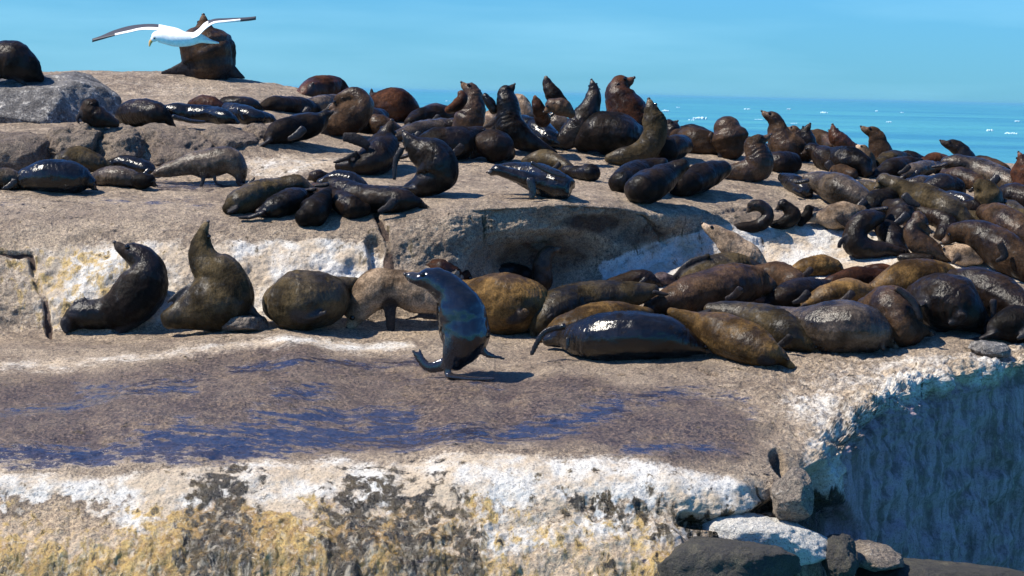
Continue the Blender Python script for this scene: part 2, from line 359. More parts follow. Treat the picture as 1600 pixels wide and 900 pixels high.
# stains: guano, weed, wet rock; also shade painted into the lip gap and recess
white = 0.95 * band([(-400, 748), (200, 738), (400, 722), (700, 716), (1000, 735), (1180, 752)], [(-400, 775), (150, 778), (400, 790), (600, 785), (760, 800), (1000, 790), (1190, 815)], 14, (-2000, 1190), 20)
white = np.maximum(white, 0.72 * band([(-400, 790), (4000, 790)], [(-400, 870), (4000, 870)], 30, (700, 1100), 60))
white = np.maximum(white, (0.35 + 0.65 * np.maximum(blob(180, 440, 120, 90), blob(470, 430, 150, 75))) * band([(-400, 385), (300, 378), (600, 372)], [(-400, 530), (160, 520), (400, 505), (620, 492)], 14, (-400, 590), 20))
white = np.maximum(white, 0.30 * band([(580, 330), (900, 345)], [(580, 480), (700, 440), (900, 400)], 12, (590, 720), 30))
white = np.maximum(white, 1.0 * band([(940, 415), (1040, 378), (1100, 362), (1200, 350), (1330, 358), (1450, 372), (1620, 392)], [(940, 470), (1200, 445), (1400, 425), (1620, 450)], 7, (955, 1700), 16))
white = np.maximum(white, 0.62 * blob(1480, 600, 200, 50)); white = np.maximum(white, 0.55 * blob(1330, 640, 140, 60)); white = np.maximum(white, 0.75 * blob(1290, 730, 40, 70))
white = np.maximum(white, 0.5 * blob(1600, 590, 120, 60))
white = np.maximum(white, 0.85 * band([(1300, 760), (1345, 665), (1450, 615), (1620, 585), (2000, 510)], [(1300, 1000), (4000, 1000)], 12, (1320, 3000), 15))
white = np.maximum(white, 0.62 * blob(460, 258, 90, 20)); white = np.maximum(white, 0.35 * blob(200, 150, 250, 35))
white = np.maximum(white, 0.6 * seg([(-60, 578), (150, 572), (330, 566), (420, 552)], 10, 9, 1)); white = np.maximum(white, 0.72 * seg([(400, 556), (500, 552), (640, 543)], 11, 9, 1))
white = np.maximum(white, 0.8 * blob(220, 800, 60, 35))
wet = 0.85 * band([(-400, 600), (100, 590), (300, 572), (420, 556), (520, 562), (640, 560), (800, 580), (1000, 612), (1150, 640), (1210, 700)], [(-400, 735), (400, 715), (700, 705), (900, 716), (1050, 742), (1150, 735), (1220, 710)], 16, (-2000, 1195), 45)
wet = np.maximum(wet, 0.45 * band([(-400, 290), (500, 335), (700, 312), (1000, 318)], [(-400, 350), (600, 362), (960, 350)], 14, (-2000, 1010), 40))
wet = np.maximum(wet, 0.55 * band([(-400, 525), (0, 525), (300, 530)], [(-400, 560), (300, 548)], 8, (-400, 330), 60))
wet = np.maximum(wet, 0.5 * band([(800, 560), (1250, 580)], [(800, 640), (1150, 640)], 15, (780, 1150), 60))
pud = np.zeros_like(PX)
for pts, wd, a in (([(-60, 718), (120, 716), (300, 716), (450, 700)], 9, 1), ([(230, 705), (400, 692), (560, 680), (640, 662)], 12, 1), ([(400, 668), (520, 660), (640, 652)], 8, .9),
                ([(430, 640), (520, 628)], 7, .8), ([(-60, 665), (60, 650), (150, 640), (300, 632)], 7, .95), ([(120, 612), (200, 620), (330, 612)], 7, .8), ([(360, 600), (470, 588), (560, 578), (650, 574)], 6, .8),
                ([(600, 690), (780, 690), (900, 672), (965, 650)], 11, 1), ([(950, 648), (1050, 628), (1160, 632), (1175, 660)], 7, .7), ([(640, 600), (780, 610)], 6, .6), ([(980, 714), (1140, 716)], 6, .7),
                ([(250, 290), (330, 290)], 5, 1), ([(0, 318), (160, 312), (330, 318)], 6, .5)):
    pud = np.maximum(pud, a * seg(pts, wd * 1.35, 10, 1))
warm = 0.5 * blob(130, 440, 90, 70); warm = np.maximum(warm, 0.5 * band([(-400, 530), (400, 508), (900, 500)], [(-400, 545), (700, 545), (900, 560)], 10, (-400, 900), 80))
warm = np.maximum(warm, 0.5 * band([(-400, 735), (700, 740)], [(-400, 760), (700, 765)], 10, (100, 1200), 60)); warm = np.maximum(warm, 0.5 * blob(990, 400, 60, 50)); warm = np.maximum(warm, .35 * blob(1320, 610, 120, 60))
warm = np.maximum(warm, 0.5 * blob(60, 460, 90, 80)); warm = np.maximum(warm, .6 * blob(860, 400, 160, 60)); warm = np.maximum(warm, 0.35 * band([(-400, 560), (4000, 560)], [(-400, 720), (4000, 720)], 15, (100, 800), 80))
warm = np.maximum(warm, .95 * band([(-400, 790), (4000, 790)], [(-400, 1700), (4000, 1700)], 20, (-2000, 1150), 50))
ochre = 0.95 * band([(-400, 785), (200, 785), (600, 790), (760, 800), (1040, 800)], [(-400, 1700), (4000, 1700)], 12, (-2000, 1060), 50)
ochre *= 1 - 0.6 * blob(870, 850, 170, 60); ochre *= 1 - 0.75 * blob(110, 800, 130, 60)
ochre = np.maximum(ochre, 0.32 * band([(-400, 380), (600, 380)], [(-400, 525), (600, 500)], 15, (-400, 330), 60) * (0.4 + blob(110, 440, 110, 80)))
algae_shade = 0.9 * np.maximum.reduce([seg([(355, 770), (340, 830), (320, 920)], 42, 16, 1), seg([(560, 800), (550, 920)], 42, 16, 1), seg([(640, 815), (650, 920)], 55, 16, 1), seg([(725, 830), (730, 920)], 25, 16, 1), 0.8 * seg([(385, 800), (380, 920)], 25, 16, 1)])
algae_shade = np.maximum(algae_shade, 0.55 * band([(860, 785), (1200, 800)], [(860, 815), (1200, 830)], 8, (880, 1180), 30)); algae_shade = np.maximum(algae_shade, 0.5 * blob(1090, 835, 60, 15))
algae_shade = np.maximum(algae_shade, 1.1 * blob(1290, 810, 45, 45)); algae_shade = np.maximum(algae_shade, 0.9 * seg([(1070, 812), (1120, 818), (1180, 808), (1205, 790)], 12, 16, 1))  # the seg paints in the gap's shade; the blob blackens the carved hollow
algae_shade = np.maximum(algae_shade, 0.7 * band([(-400, 900), (4000, 900)], [(-400, 2000), (4000, 2000)], 60) * 0.9)
rust = crack * crack * 0.9; rust = np.maximum(rust, 0.55 * blob(930, 352, 70, 18)); rust = np.maximum(rust, 0.5 * blob(1010, 365, 40, 25)); rust = np.maximum(rust, .7 * seg([(606, 400), (616, 460)], 12)); rust = np.maximum(rust, 0.6 * blob(125, 712, 20, 7))
rust = np.maximum(rust, 0.5 * blob(840, 400, 120, 50)); rust = np.maximum(rust, .42 * seg([(960, 330), (1020, 352), (1045, 378), (985, 402), (950, 430)], 12, 9, 1)); rust = np.maximum(rust, .36 * seg([(300, 364), (420, 366), (470, 372), (540, 390), (585, 405)], 5, 9, 1))  # first blob: brown shade painted into the recess
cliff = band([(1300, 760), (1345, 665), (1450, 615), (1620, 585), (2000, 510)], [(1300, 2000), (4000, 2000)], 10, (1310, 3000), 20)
for k, a in (('white', white), ('wet', wet), ('pud', pud), ('warm', warm), ('ochre', ochre), ('algae_shade', algae_shade), ('rust', rust), ('cliff', cliff)): fattr(me, k, a)
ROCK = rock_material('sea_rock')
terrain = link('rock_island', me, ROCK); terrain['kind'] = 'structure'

# ------------------------------------------------------------------ sea
m, t, b = mat('sea_water'); n = N(t); p = n.pos()
depthc = n.mix(n.mr(n.noise(n.mapping(p, (0.004, 0.012, 1)), 1.0, 3), 0.35, 0.65), (0.035, 0.20, 0.29), (0.075, 0.32, 0.34))
t.links.new(depthc, b.inputs['Base Color']); b.inputs['Roughness'].default_value = 0.28; b.inputs['Specular IOR Level'].default_value = 0.32
hw = n.math('ADD', n.math('MULTIPLY', n.noise(n.mapping(p, (0.05, 0.12, 1)), 1.0, 5, 0.6), 1.0), n.math('MULTIPLY', n.noise(n.mapping(p, (0.4, 0.9, 1)), 1.0, 4, 0.6), 0.22))
t.links.new(n.bump(hw, 1.0, 2.4), b.inputs['Normal'])
rows_y = np.concatenate([[-400, 0, 30], np.geomspace(40, 40000, 340)])
SX = []; 
for y in rows_y:
    wdt = max(300, abs(y) * 1.2) if y < 5000 else y * 1.2
    SX.append(np.linspace(-wdt, wdt, 161))
SX = np.array(SX); SY = np.repeat(rows_y[:, None], 161, 1)
sp = np.stack([SX, SY, np.zeros_like(SX)], -1)
wav = (fbm(np.stack([SX * .5, SY, SX * 0], -1), 0.06, 3) * 0.5) * sstep(SY, 30, 120) * (1 - sstep(SY, 2500, 7000))
sp[..., 2] = wav
idx = np.arange(sp.shape[0] * 161).reshape(sp.shape[0], 161)
fs = np.stack([idx[:-1, :-1], idx[:-1, 1:], idx[1:, 1:], idx[1:, :-1]], -1).reshape(-1, 4)
sea = link('sea', new_mesh('sea', sp.reshape(-1, 3), fs), m); sea['kind'] = 'structure'
# breaking wave crests far out
m, t, b = mat('foam'); b.inputs['Base Color'].default_value = (0.40, 0.58, 0.68, 1); b.inputs['Roughness'].default_value = 0.9
rng = np.random.RandomState(3)
fv = []; ff = []
caps = [c_ for i_, c_ in enumerate([(1040,174,8,3),(1093,186,17,4.5),(1080,188,8,2),(1167,171,8,2),(1185,187,10,1.5),(1288,177,9,3),(1232,171,5,2),(1325,180,8,3),(1389,191,6,2),(1370,174,4,2),(1393,188,9,2.5),(1547,205,8,3.5),(1580,210,15,4),(1502,184,8,2),(1590,190,6,2),(1130,200,5,1.5),(1440,200,6,1.2),(1240,193,8,1.2),(1460,182,4,1.2),(1060,168,5,1.2),(1410,176,5,1.2),(1535,190,4,1.2),(700,158,6,1.2),(640,152,5,1.0)]) if i_ not in (7, 10, 13, 16, 18, 21)]
for (x, y, hw_, hh) in caps:
    hw_ *= .8; hh *= .7
    hz = 125 + 0.0233 * x
    D = CAM_H * F / max(y - hz, 6)
    c = P(x, y, D); c[2] = 0
    L0 = hw_ / F * D; H0 = hh / F * D
    for k in range(11):
        ox = rng.uniform(-.8, .8) * L0; s = rng.uniform(.12, .42) * (1 - abs(ox) / L0 * .6)
        bm = bmesh.new(); bmesh.ops.create_icosphere(bm, subdivisions=2, radius=1)
        vs = np.array([v.co[:] for v in bm.verts]); fc = [[v.index for v in f_.verts] for f_ in bm.faces]; bm.free()
        vs = vs * [L0 * s, H0 * 1.5, H0 * rng.uniform(.5, 1.2)]; vs = vs * (1 + .35 * fbm(vs / H0, 1.5, 3, off=k * 3.3)[:, None])
        vs = vs + c + [ox, rng.uniform(-1, 1) * H0, H0 * .3]
        o_ = sum(len(q) for q in fv); fv.append(vs); ff += [[i + o_ for i in f_] for f_ in fc]
caps_o = link('whitecap_foam', new_mesh('whitecap_foam', np.concatenate(fv), ff), m); caps_o['kind'] = 'stuff'

# ------------------------------------------------------------------ loose rocks
ROCKM = {'grey': rock_material('boulder_grey', (0.24, 0.20, 0.165), (0.15, 0.125, 0.105), False, 0.2), 'blue': rock_material('boulder_guano', (0.26, 0.25, 0.245), (0.10, 0.095, 0.095), False, 0.30),
         'white': rock_material('slab_guano', (0.62, 0.60, 0.55), (0.5, 0.48, 0.44), False, 1.3), 'dark': rock_material('weed_black_rock', (0.13, 0.12, 0.085), (0.05, 0.05, 0.04), False, 0.0, 0.55), 'brown': rock_material('boulder_brown', (0.24, 0.19, 0.145), (0.15, 0.115, 0.095), False, 0.0, 0.25)}
ROCKS_BVH = []
TERR = BVHTree.FromPolygons(V.reshape(-1, 3).tolist(), faces.tolist())
def ground(x, y):
    o = Vector(C0); d = (Vector(P(x, y, 1.0)) - o).normalized(); r = TERR.ray_cast(o, d)
    return (r[0] - o).dot(Vector(-R3[:, 2]))
def rock(label, kind, x, y, D, rx, ry, rz=None, seed=1, rot=0.0, box=2.6, amp=0.16, group=None, name='boulder', outline=None):
    """a weathered boulder: superellipsoid with chipped facets; rx, ry in photo pixels, rz depth in metres"""
    bm = bmesh.new(); bmesh.ops.create_cube(bm, size=2)
    bmesh.ops.subdivide_edges(bm, edges=bm.edges[:], cuts=34, use_grid_fill=True)
    v = np.array([q.co[:] for q in bm.verts]); fc = np.array([[q.index for q in f_.verts] for f_ in bm.faces]); bm.free()
    r = (np.abs(v) ** box).sum(1) ** (1 / box); v = v / r[:, None]
    rg = np.random.RandomState(seed)
    for _ in range(9):                       # chipped planes
        d = rg.normal(size=3); d /= np.linalg.norm(d); h = rg.uniform(.72, .95)
        s = v @ d - h; v = v - np.where(s > 0, s * .85, 0)[:, None] * d
    if D is None: D = ground(x, y + ry * .72)
    sx = rx / F * D; sz = ry / F * D; sy = rz if rz else (sx + sz) / 2
    c_, s_ = math.cos(rot), math.sin(rot)
    v = v * [sx, sy, sz]
    v = np.stack([v[:, 0] * c_ - v[:, 2] * s_, v[:, 1], v[:, 0] * s_ + v[:, 2] * c_], 1)
    nr = v / (np.linalg.norm(v, axis=1)[:, None] + 1e-9)
    sc = min(sx, sz)
    v = v + nr * (fbm(v, 1.1 / sc, 4, .55, off=seed * 3.1) * amp * sc * 1.5 + fbm(v, 9, 5, .62, off=seed) * 0.034)[:, None]
    c = P(x, y, D)
    mesh = new_mesh(name, v, fc)
    o = link(name, mesh, ROCKM[kind], loc=Vector(c))
    tag(o, label, 'rock', group)
    ROCKS_BVH.append((v + c, fc))
    return o
BG = 'rounded brown rocks along the back step'
rock('huge pale guano-splashed boulder at the far left edge under the single seal', 'blue', 45, 178, 31.6, 150, 62, 1.0, 3, 0.02, 2.3, 0.10)
rock('smooth shaded boulder behind the guano-splashed one, left of the long back slab', 'blue', 130, 165, 32.4, 62, 46, 0.8, 5, -0.5, 2.2, 0.10)
rock('shadowed bluish rock at the left edge below the pale boulder', 'brown', 20, 245, 29.7, 85, 38, 0.5, 7, 0.0, 2.6, 0.15, BG)
rock('knobbly brown rock with a dark overhanging tip, left of the lumpy brown ones', 'brown', 122, 232, 29.75, 52, 36, 0.45, 8, 0.1, 2.4, 0.34, BG)
rock('lumpy brown rock above the pale wet seals in the left group', 'brown', 190, 240, 29.8, 48, 42, 0.45, 9, 0.1, 2.3, 0.34, BG)
rock('broad weathered brown rock behind the walking seal', 'brown', 275, 240, 29.9, 75, 44, 0.5, 10, -0.1, 2.4, 0.32, BG)
rock('grey-brown rock at the right end of the back step', 'brown', 360, 232, 30.1, 55, 34, 0.45, 11, -0.25, 2.4, 0.18, BG)
rock('low brown rock beside the cream-stained ramp', 'brown', 415, 222, 30.5, 38, 26, 0.4, 12, -0.3, 2.4, 0.2, BG)
rock('small flat stone beside the flipper of the seal with its nose straight up', 'grey', 380, 505, None, 38, 16, 0.22, 21, -0.05, 2.6, 0.18)
rock('grey angular boulder wedged in the notch at the right of the cliff lip', 'grey', 1237, 772, 22.35, 32, 41, 0.2, 22, 0.15, 3.0, 0.12)
rock('white wedge-shaped slab below the wedged grey boulder', 'white', 1200, 846, 22.25, 110, 35, 0.35, 23, -0.22, 2.8, 0.14)
rock('black weed-covered block at the bottom edge, left of the white wedge', 'dark', 1138, 884, 21.7, 112, 38, 0.35, 24, -0.03, 3.4, 0.12)
rock('black rock lump right of the dripping white ledge', 'dark', 1312, 872, 22.3, 28, 34, 0.3, 25, 0.1, 2.6, 0.2)
rock('pale pinkish rock at the foot of the shaded cliff', 'grey', 1362, 870, 22.8, 48, 20, 0.35, 26, -0.15, 2.6, 0.15)
rock('long dark wet rock along the bottom right edge', 'dark', 1480, 912, 22.9, 190, 30, 0.5, 27, -0.06, 2.4, 0.12)
rock('small dark stone on the shelf rim below the pile at the far right', 'blue', 1545, 545, None, 34, 12, 0.2, 28, -0.1, 2.6, 0.25)

# ray casting onto the built rock so that every animal rests on it
allv = [V.reshape(-1, 3)]; allf = [faces]; off = NR * NC
for vv, ff_ in ROCKS_BVH: allv.append(vv); allf.append(ff_ + off); off += len(vv)
BV = BVHTree.FromPolygons(np.concatenate(allv).tolist(), np.concatenate(allf).tolist())
ORG = Vector(C0); FWD = Vector(-R3[:, 2])
def hit(x, y, default=None):
    d = Vector(P(x, y, 1.0)) - ORG; d.normalize()
    loc, nr, i, dist = BV.ray_cast(ORG, d)
    if loc is None: return default
    return (loc - ORG).dot(FWD)

# ------------------------------------------------------------------ sea air
hm = bpy.data.materials.new('sea_air'); hm.use_nodes = True; ht = hm.node_tree; ht.nodes.clear()
ho = ht.nodes.new('ShaderNodeOutputMaterial'); hv = ht.nodes.new('ShaderNodeVolumePrincipled')
hv.inputs['Color'].default_value = (.28, .76, 1, 1); hv.inputs['Density'].default_value = HAZE; hv.inputs['Anisotropy'].default_value = .2
ht.links.new(hv.outputs[0], ho.inputs['Volume'])
bm = bmesh.new(); bmesh.ops.create_cube(bm, size=1)
for q in bm.verts: q.co = Vector((q.co.x * 110000, q.co.y * 84000 + 1000, 9.0 if q.co.z > 0 else -3.0))
hme = bpy.data.meshes.new('haze'); bm.to_mesh(hme); bm.free(); hme.materials.append(hm)
hz_ = link('haze', hme); hz_['kind'] = 'stuff'

# ------------------------------------------------------------------ fur
FUR = {}
def fur(kind, c1, c2, rough=(0.38, 0.75), spec=0.35, coat=0.0, wetmask=0.5, bmp=1.0):
    m, t, b = mat('fur_' + kind); n = N(t)
    oi = t.nodes.new('ShaderNodeObjectInfo').outputs['Random']
    p0 = n.tc('Object')
    off = t.nodes.new('ShaderNodeVectorMath'); off.operation = 'ADD'; t.links.new(p0, off.inputs[0])
    cx = t.nodes.new('ShaderNodeCombineXYZ'); t.links.new(n.math('MULTIPLY', oi, 37.0), cx.inputs[0]); t.links.new(cx.outputs[0], off.inputs[1]); p = off.outputs[0]
    kd = {'black': .55, 'wet': .55, 'sleek': .3, 'brown': .95, 'olive': .95, 'red': .85, 'dark': .6, 'grey': .75, 'tan': .95, 'mauve': .9, 'gold': 1.0}.get(kind, .75)
    c1 = tuple(x * .62 * kd for x in c1); c2 = tuple(x * 1.35 * kd for x in c2)
    big = n.noise(p, 4.5, 4, .6); mid = n.noise(p, 17, 4, .65); fine = n.noise(p, 75, 3, .7)
    col = n.mix(n.mr(big, .36, .64), c1, c2)
    col = n.mix(n.mr(mid, .35, .7, 0, .55), col, tuple(x * .45 for x in c1))
    col = n.mix(n.mr(n.attr('muzzle'), 0, 1, 0, .55), col, tuple(min(1, x * 1.9 + .02) for x in c2))
    col = n.mix(n.math('MULTIPLY', n.attr('flip'), .88), col, (0.018, 0.017, 0.02))
    col = n.mix(n.attr('belly'), col, tuple(min(1, x * 1.7 + .012) for x in c2))
    col = n.mix(1.0, col, n.mix(n.mr(fine, .3, .7), (.6, .6, .6), (1.45, 1.4, 1.35)), 'MULTIPLY')
    hsv = t.nodes.new('ShaderNodeHueSaturation'); t.links.new(col, hsv.inputs['Color']); t.links.new(n.mr(oi, 0, 1, .75, 1.3, False), hsv.inputs['Value'])
    t.links.new(hsv.outputs[0], b.inputs['Base Color'])
    wet = n.mr(n.math('ADD', n.noise(p, 3.1, 3, .5), n.math('MULTIPLY', mid, .35)), .72 - wetmask * .3, .86 - wetmask * .3)
    wet = n.math('MAXIMUM', wet, n.math('MULTIPLY', n.attr('flip'), .35))
    t.links.new(n.fmix(wet, rough[1], rough[0]), b.inputs['Roughness'])
    t.links.new(n.fmix(wet, .07, spec), b.inputs['Specular IOR Level'])
    if coat: b.inputs['Coat Weight'].default_value = coat; b.inputs['Coat Roughness'].default_value = .12
    st = n.mapping(p, (1, 1, .5))
    h = n.math('ADD', n.math('MULTIPLY', n.noise(st, 60, 3, .7), .7), n.math('MULTIPLY', n.noise(p, 22, 3, .6), .6))
    h = n.math('ADD', h, n.math('MULTIPLY', n.noise(n.mapping(p, (1, 1, .6)), 11, 3, .6, .3), 1.5))
    t.links.new(n.bump(h, .7 * bmp, .012), b.inputs['Normal'])
    FUR[kind] = m
fur('sleek', (.012, .011, .013), (.022, .02, .022), (.09, .16), .9, 0, 2.0, .3)
fur('black', (.009, .007, .0065), (.021, .014, .011), (.28, .55), .30, 0, .35)
fur('wet', (.009, .0085, .011), (.020, .017, .017), (.2, .36), .5, 0, .85, .6)
fur('dark', (.014, .009, .0075), (.027, .017, .012), (.3, .62), .22, 0, .45)
fur('brown', (.028, .016, .010), (.055, .032, .018), (.32, .7), .25, 0, .45)
fur('red', (.034, .012, .008), (.070, .028, .014), (.35, .72), .25, 0, .35)
fur('olive', (.026, .019, .010), (.052, .038, .019), (.34, .7), .28, 0, .45)
fur('gold', (.055, .031, .012), (.115, .068, .024), (.4, .75), .25, 0, .3)
fur('tan', (.14, .095, .062), (.28, .205, .14), (.45, .8), .2, 0, .2)
fur('grey', (.042, .031, .022), (.105, .080, .058), (.26, .6), .32, 0, .85)
fur('mauve', (.10, .075, .08), (.16, .12, .12), (.35, .7), .25, 0, .4)
m, t, b = mat('eye_wet'); b.inputs['Base Color'].default_value = (.006, .005, .005, 1); b.inputs['Roughness'].default_value = .06; EYE = m
m, t, b = mat('nose_skin'); b.inputs['Base Color'].default_value = (.02, .016, .016, 1); b.inputs['Roughness'].default_value = .3; NOSE = m
m, t, b = mat('ear_skin'); b.inputs['Base Color'].default_value = (.05, .03, .025, 1); b.inputs['Roughness'].default_value = .5; EAR = m
m, t, b = mat('whisker_hair'); b.inputs['Base Color'].default_value = (.28, .25, .2, 1); b.inputs['Roughness'].default_value = .4; WHI = m

def ico(sub, sc=(1, 1, 1)):
    bm = bmesh.new(); bmesh.ops.create_icosphere(bm, subdivisions=sub, radius=1)
    v = np.array([q.co[:] for q in bm.verts]) * sc; f_ = [[q.index for q in g.verts] for g in bm.faces]; bm.free(); return v, f_
ve, fe = ico(3); EYE_ME = new_mesh('eye', ve, fe); EYE_ME.materials.append(EYE)
ve, fe = ico(3, (.8, 1, .7)); NOSE_ME = new_mesh('nose', ve, fe); NOSE_ME.materials.append(NOSE)
# a small rolled ear, pointing down its own -X
ev = []; ef = []
for i, (xx, rr) in enumerate(((0, .34), (-.45, .42), (-1.0, .36), (-1.6, .2), (-2.0, .05))):
    for k in range(8):
        a = k / 8 * 2 * math.pi; ev.append((xx, rr * math.cos(a), rr * .7 * math.sin(a)))
for i in range(4):
    for k in range(8): ef.append((i * 8 + k, i * 8 + (k + 1) % 8, i * 8 + 8 + (k + 1) % 8, i * 8 + 8 + k))
EAR_ME = new_mesh('ear', ev, ef + [tuple(range(32, 40))]); EAR_ME.materials.append(EAR)

def catmull(pts, nseg):
    p = np.asarray(pts, float)
    if len(p) == 2: return np.array([p[0] + (p[1] - p[0]) * t for t in np.linspace(0, 1, nseg + 1)])
    q = np.vstack([2 * p[0] - p[1], p, 2 * p[-1] - p[-2]]); out = []
    for i in range(1, len(q) - 2):
        for t in np.arange(nseg) / nseg:
            out.append(.5 * (2 * q[i] + (q[i+1] - q[i-1]) * t + (2*q[i-1] - 5*q[i] + 4*q[i+1] - q[i+2]) * t*t + (3*q[i] - q[i-1] - 3*q[i+1] + q[i+2]) * t**3))
    out.append(p[-1]); return np.array(out)
def loft(pts, rw, rh, ref, K=18, cap=True):
    """tube through pts; rw = half size along ref-side, rh = half size in the other direction"""
    pts = np.asarray(pts); T = np.gradient(pts, axis=0); T /= np.linalg.norm(T, axis=1)[:, None] + 1e-9
    rw = np.asarray(rw); rh = np.asarray(rh)
    if cap:
        def ends(p, tdir, a, b_):
            o = []; r = min(a, b_)
            for th in (80, 60, 38, 15):
                s = math.cos(rad(th)); c_ = math.sin(rad(th)); o.append((p + tdir * r * c_ * .9, a * s, b_ * s))
            return o
        e0 = ends(pts[0], -T[0], rw[0], rh[0]); e1 = ends(pts[-1], T[-1], rw[-1], rh[-1])[::-1]
        pts = np.vstack([[q[0] for q in e0], pts, [q[0] for q in e1]])
        rw = np.concatenate([[q[1] for q in e0], rw, [q[1] for q in e1]]); rh = np.concatenate([[q[2] for q in e0], rh, [q[2] for q in e1]])
        T = np.vstack([np.repeat(T[:1], 4, 0), T, np.repeat(T[-1:], 4, 0)])
    S_ = ref - T * (T @ ref)[:, None]; S_ /= np.linalg.norm(S_, axis=1)[:, None] + 1e-9
    U_ = np.cross(T, S_)
    a = np.arange(K) / K * 2 * np.pi
    v = pts[:, None] + S_[:, None] * (np.cos(a)[None, :, None] * rw[:, None, None]) + U_[:, None] * (np.sin(a)[None, :, None] * rh[:, None, None])
    n_ = len(pts); idx = np.arange(n_ * K).reshape(n_, K); nx = np.roll(idx, -1, 1)
    fs = np.stack([idx[:-1], nx[:-1], nx[1:], idx[1:]], -1).reshape(-1, 4).tolist()
    fs.append(list(idx[0][::-1])); fs.append(list(idx[-1]))
    return v.reshape(-1, 3), fs
YV = np.array([0, 1.0, 0]); ZV = np.array([0, 0, 1.0])
PENDING = []
GROUPS = 'fur seals of the colony on the sea rock'
def S(kind, label, spine, head=None, fl=(), u=0, dz=0.0, fold=None, pup=0, deep=1.0, belly=0.0, tilt=None, at=None):
    """spine: (x, y, radius[, metres further off]) from hind end to neck, in photo pixels; head: (x, y, radius, nose x, nose y[, nose metres]);
    fl: flippers as (mode, [(x, y, width[, metres])...]), mode 's' broadside, 'g' flat on the rock"""
    sp = [list(q) + [None] * (4 - len(q)) for q in spine]
    auto = (not u) and not fl and len(sp) > 2 and head != 0 and max(q[2] for q in sp) >= 12
    if u:
        for q in sp: q[2] *= 1.05
    if not u:                                 # lying bodies are broad below and settle on the rock
        for q in sp: q[1] += q[2] * .17; q[2] *= 1.19
    if head is None and not u:
        (x0, y0, r0, _), (x1, y1, r1, _) = sp[-2], sp[-1]
        d = Vector((x1 - x0, y1 - y0)); d.normalize(); sg = 1 if d.x > 0 else -1
        d2 = Vector((d.x, d.y + .25)); d2.normalize(); r1 = max(r1, 6.5)
        head = (x1 + d.x * r1 * .5, y1 + d.y * r1 * .5, r1 * .86, x1 + d.x * r1 * .5 + d2.x * r1 * 1.55, y1 + d.y * r1 * .5 + d2.y * r1 * 1.55)
    if auto:                                  # folded flippers: one on the flank, two behind
        (xa, ya, ra, _), (xb, yb_, rb, _) = sp[0], sp[1]; sg = 1 if sp[-1][0] > xa else -1
        d = Vector((xa - xb, ya - yb_)); d.normalize()
        fl = [('g', [(xa, ya + ra * .3, ra * 1.1), (xa + d.x * ra * 1.3, ya + ra * .75 + d.y * ra * .6, ra * .8), (xa + d.x * ra * 2.3, ya + ra * .9 + d.y * ra * .9, ra * .5)])]
        k = len(sp) * 2 // 3; (xk, yk, rk, _) = sp[min(k, len(sp) - 2)]; yk += max(rk - 20, 0) * .3; rk = min(rk, 20)
        fl.append(('s', [(xk + sg * rk * .35, yk + rk * .1, rk * .75, -.82 * sp[min(k, len(sp) - 2)][2] / F * 28), (xk - sg * rk * .15, yk + rk * .6, rk * .7, -.95 * rk / F * 28), (xk - sg * rk * .85, yk + rk * .9, rk * .4, -.95 * rk / F * 28)]))
    yb = max(range(len(sp)), key=lambda i: sp[i][1] + sp[i][2] * .96)
    D0 = hit(sp[yb][0], sp[yb][1] + sp[yb][2] * .96, 30.0) + dz
    if at: D0 = hit(at[0], at[1], D0) + dz
    ds = []
    for x, y, r, dd in sp:
        if dd is not None: ds.append(D0 + dd)
        elif u: ds.append(D0)
        else:
            h = hit(x, y + r * .96, D0); ds.append(min(max(h + dz, D0 - .25), D0 + .45))
    ds = np.array(ds)
    if not u and len(ds) > 2:
        ds = np.convolve(np.pad(ds, 1, 'edge'), [.25, .5, .25], 'valid')
    q = np.array([[a[0], a[1], a[2], d] for a, d in zip(sp, ds)])
    hd = None
    if head:
        hx, hy, hr, nx, ny = head[:5]; nd = head[5] if len(head) > 5 else 0.0
        dH = ds[-1] + (head[6] if len(head) > 6 else 0.0)
        q = np.vstack([q, [hx, hy, hr * .97, dH]])
    c = catmull(q, 7)
    pts = P(c[:, 0], c[:, 1], c[:, 3]); rr = np.maximum(c[:, 2], 1.2) / F * c[:, 3]
    parts = []
    # slightly broader than tall where it lies, ribcage and pelvis give a subtle swell
    s = np.linspace(0, 1, len(pts))
    sw = 1 + .03 * np.sin(s * 19 + len(label)) 
    parts.append(loft(pts, rr * deep * (1.0 if u else 1.2) * sw, rr * sw, YV))
    fpts = []
    kids = []
    muz = None
    if head:
        Hc = P(hx, hy, dH); Np = P(nx, ny, dH + nd); h = Np - Hc; Ln = np.linalg.norm(h); h /= Ln
        R = hr / F * dH
        if Ln < R * 1.5: Ln = R * 1.5; Np = Hc + h * Ln
        prev = P(q[-2, 0], q[-2, 1], q[-2, 3])
        up = ZV if abs(h[2]) < .8 else ((Hc - prev) * np.array([1, 0, 0]) * -1 + YV * .6)
        if tilt: up = np.array(tilt, float)
        up = up - h * (up @ h); up /= np.linalg.norm(up); sd_ = np.cross(h, up)
        ts = np.array([-.35, 0, .3, .5, .66, .8, .93, 1.0])
        rs = np.array([.80, 1.0, .93, .74, .56, .50, .46, .36]); dn = np.array([0, 0, -.05, -.16, -.20, -.17, -.13, -.10])
        hp = Hc + h * (ts * (Ln - R * .3))[:, None] + up * (dn * R)[:, None]
        parts.append(loft(hp, R * rs * .93, R * rs * .9, sd_, 16))
        jp = Hc + h * (np.array([.25, .5, .72, .88]) * (Ln - R * .3))[:, None] - up * (R * np.array([.42, .44, .40, .36]))[:, None]
        parts.append(loft(jp, R * np.array([.6, .46, .36, .26]), R * np.array([.42, .32, .24, .18]), sd_, 12))
        muz = (Hc + h * Ln * .85, R * .8)
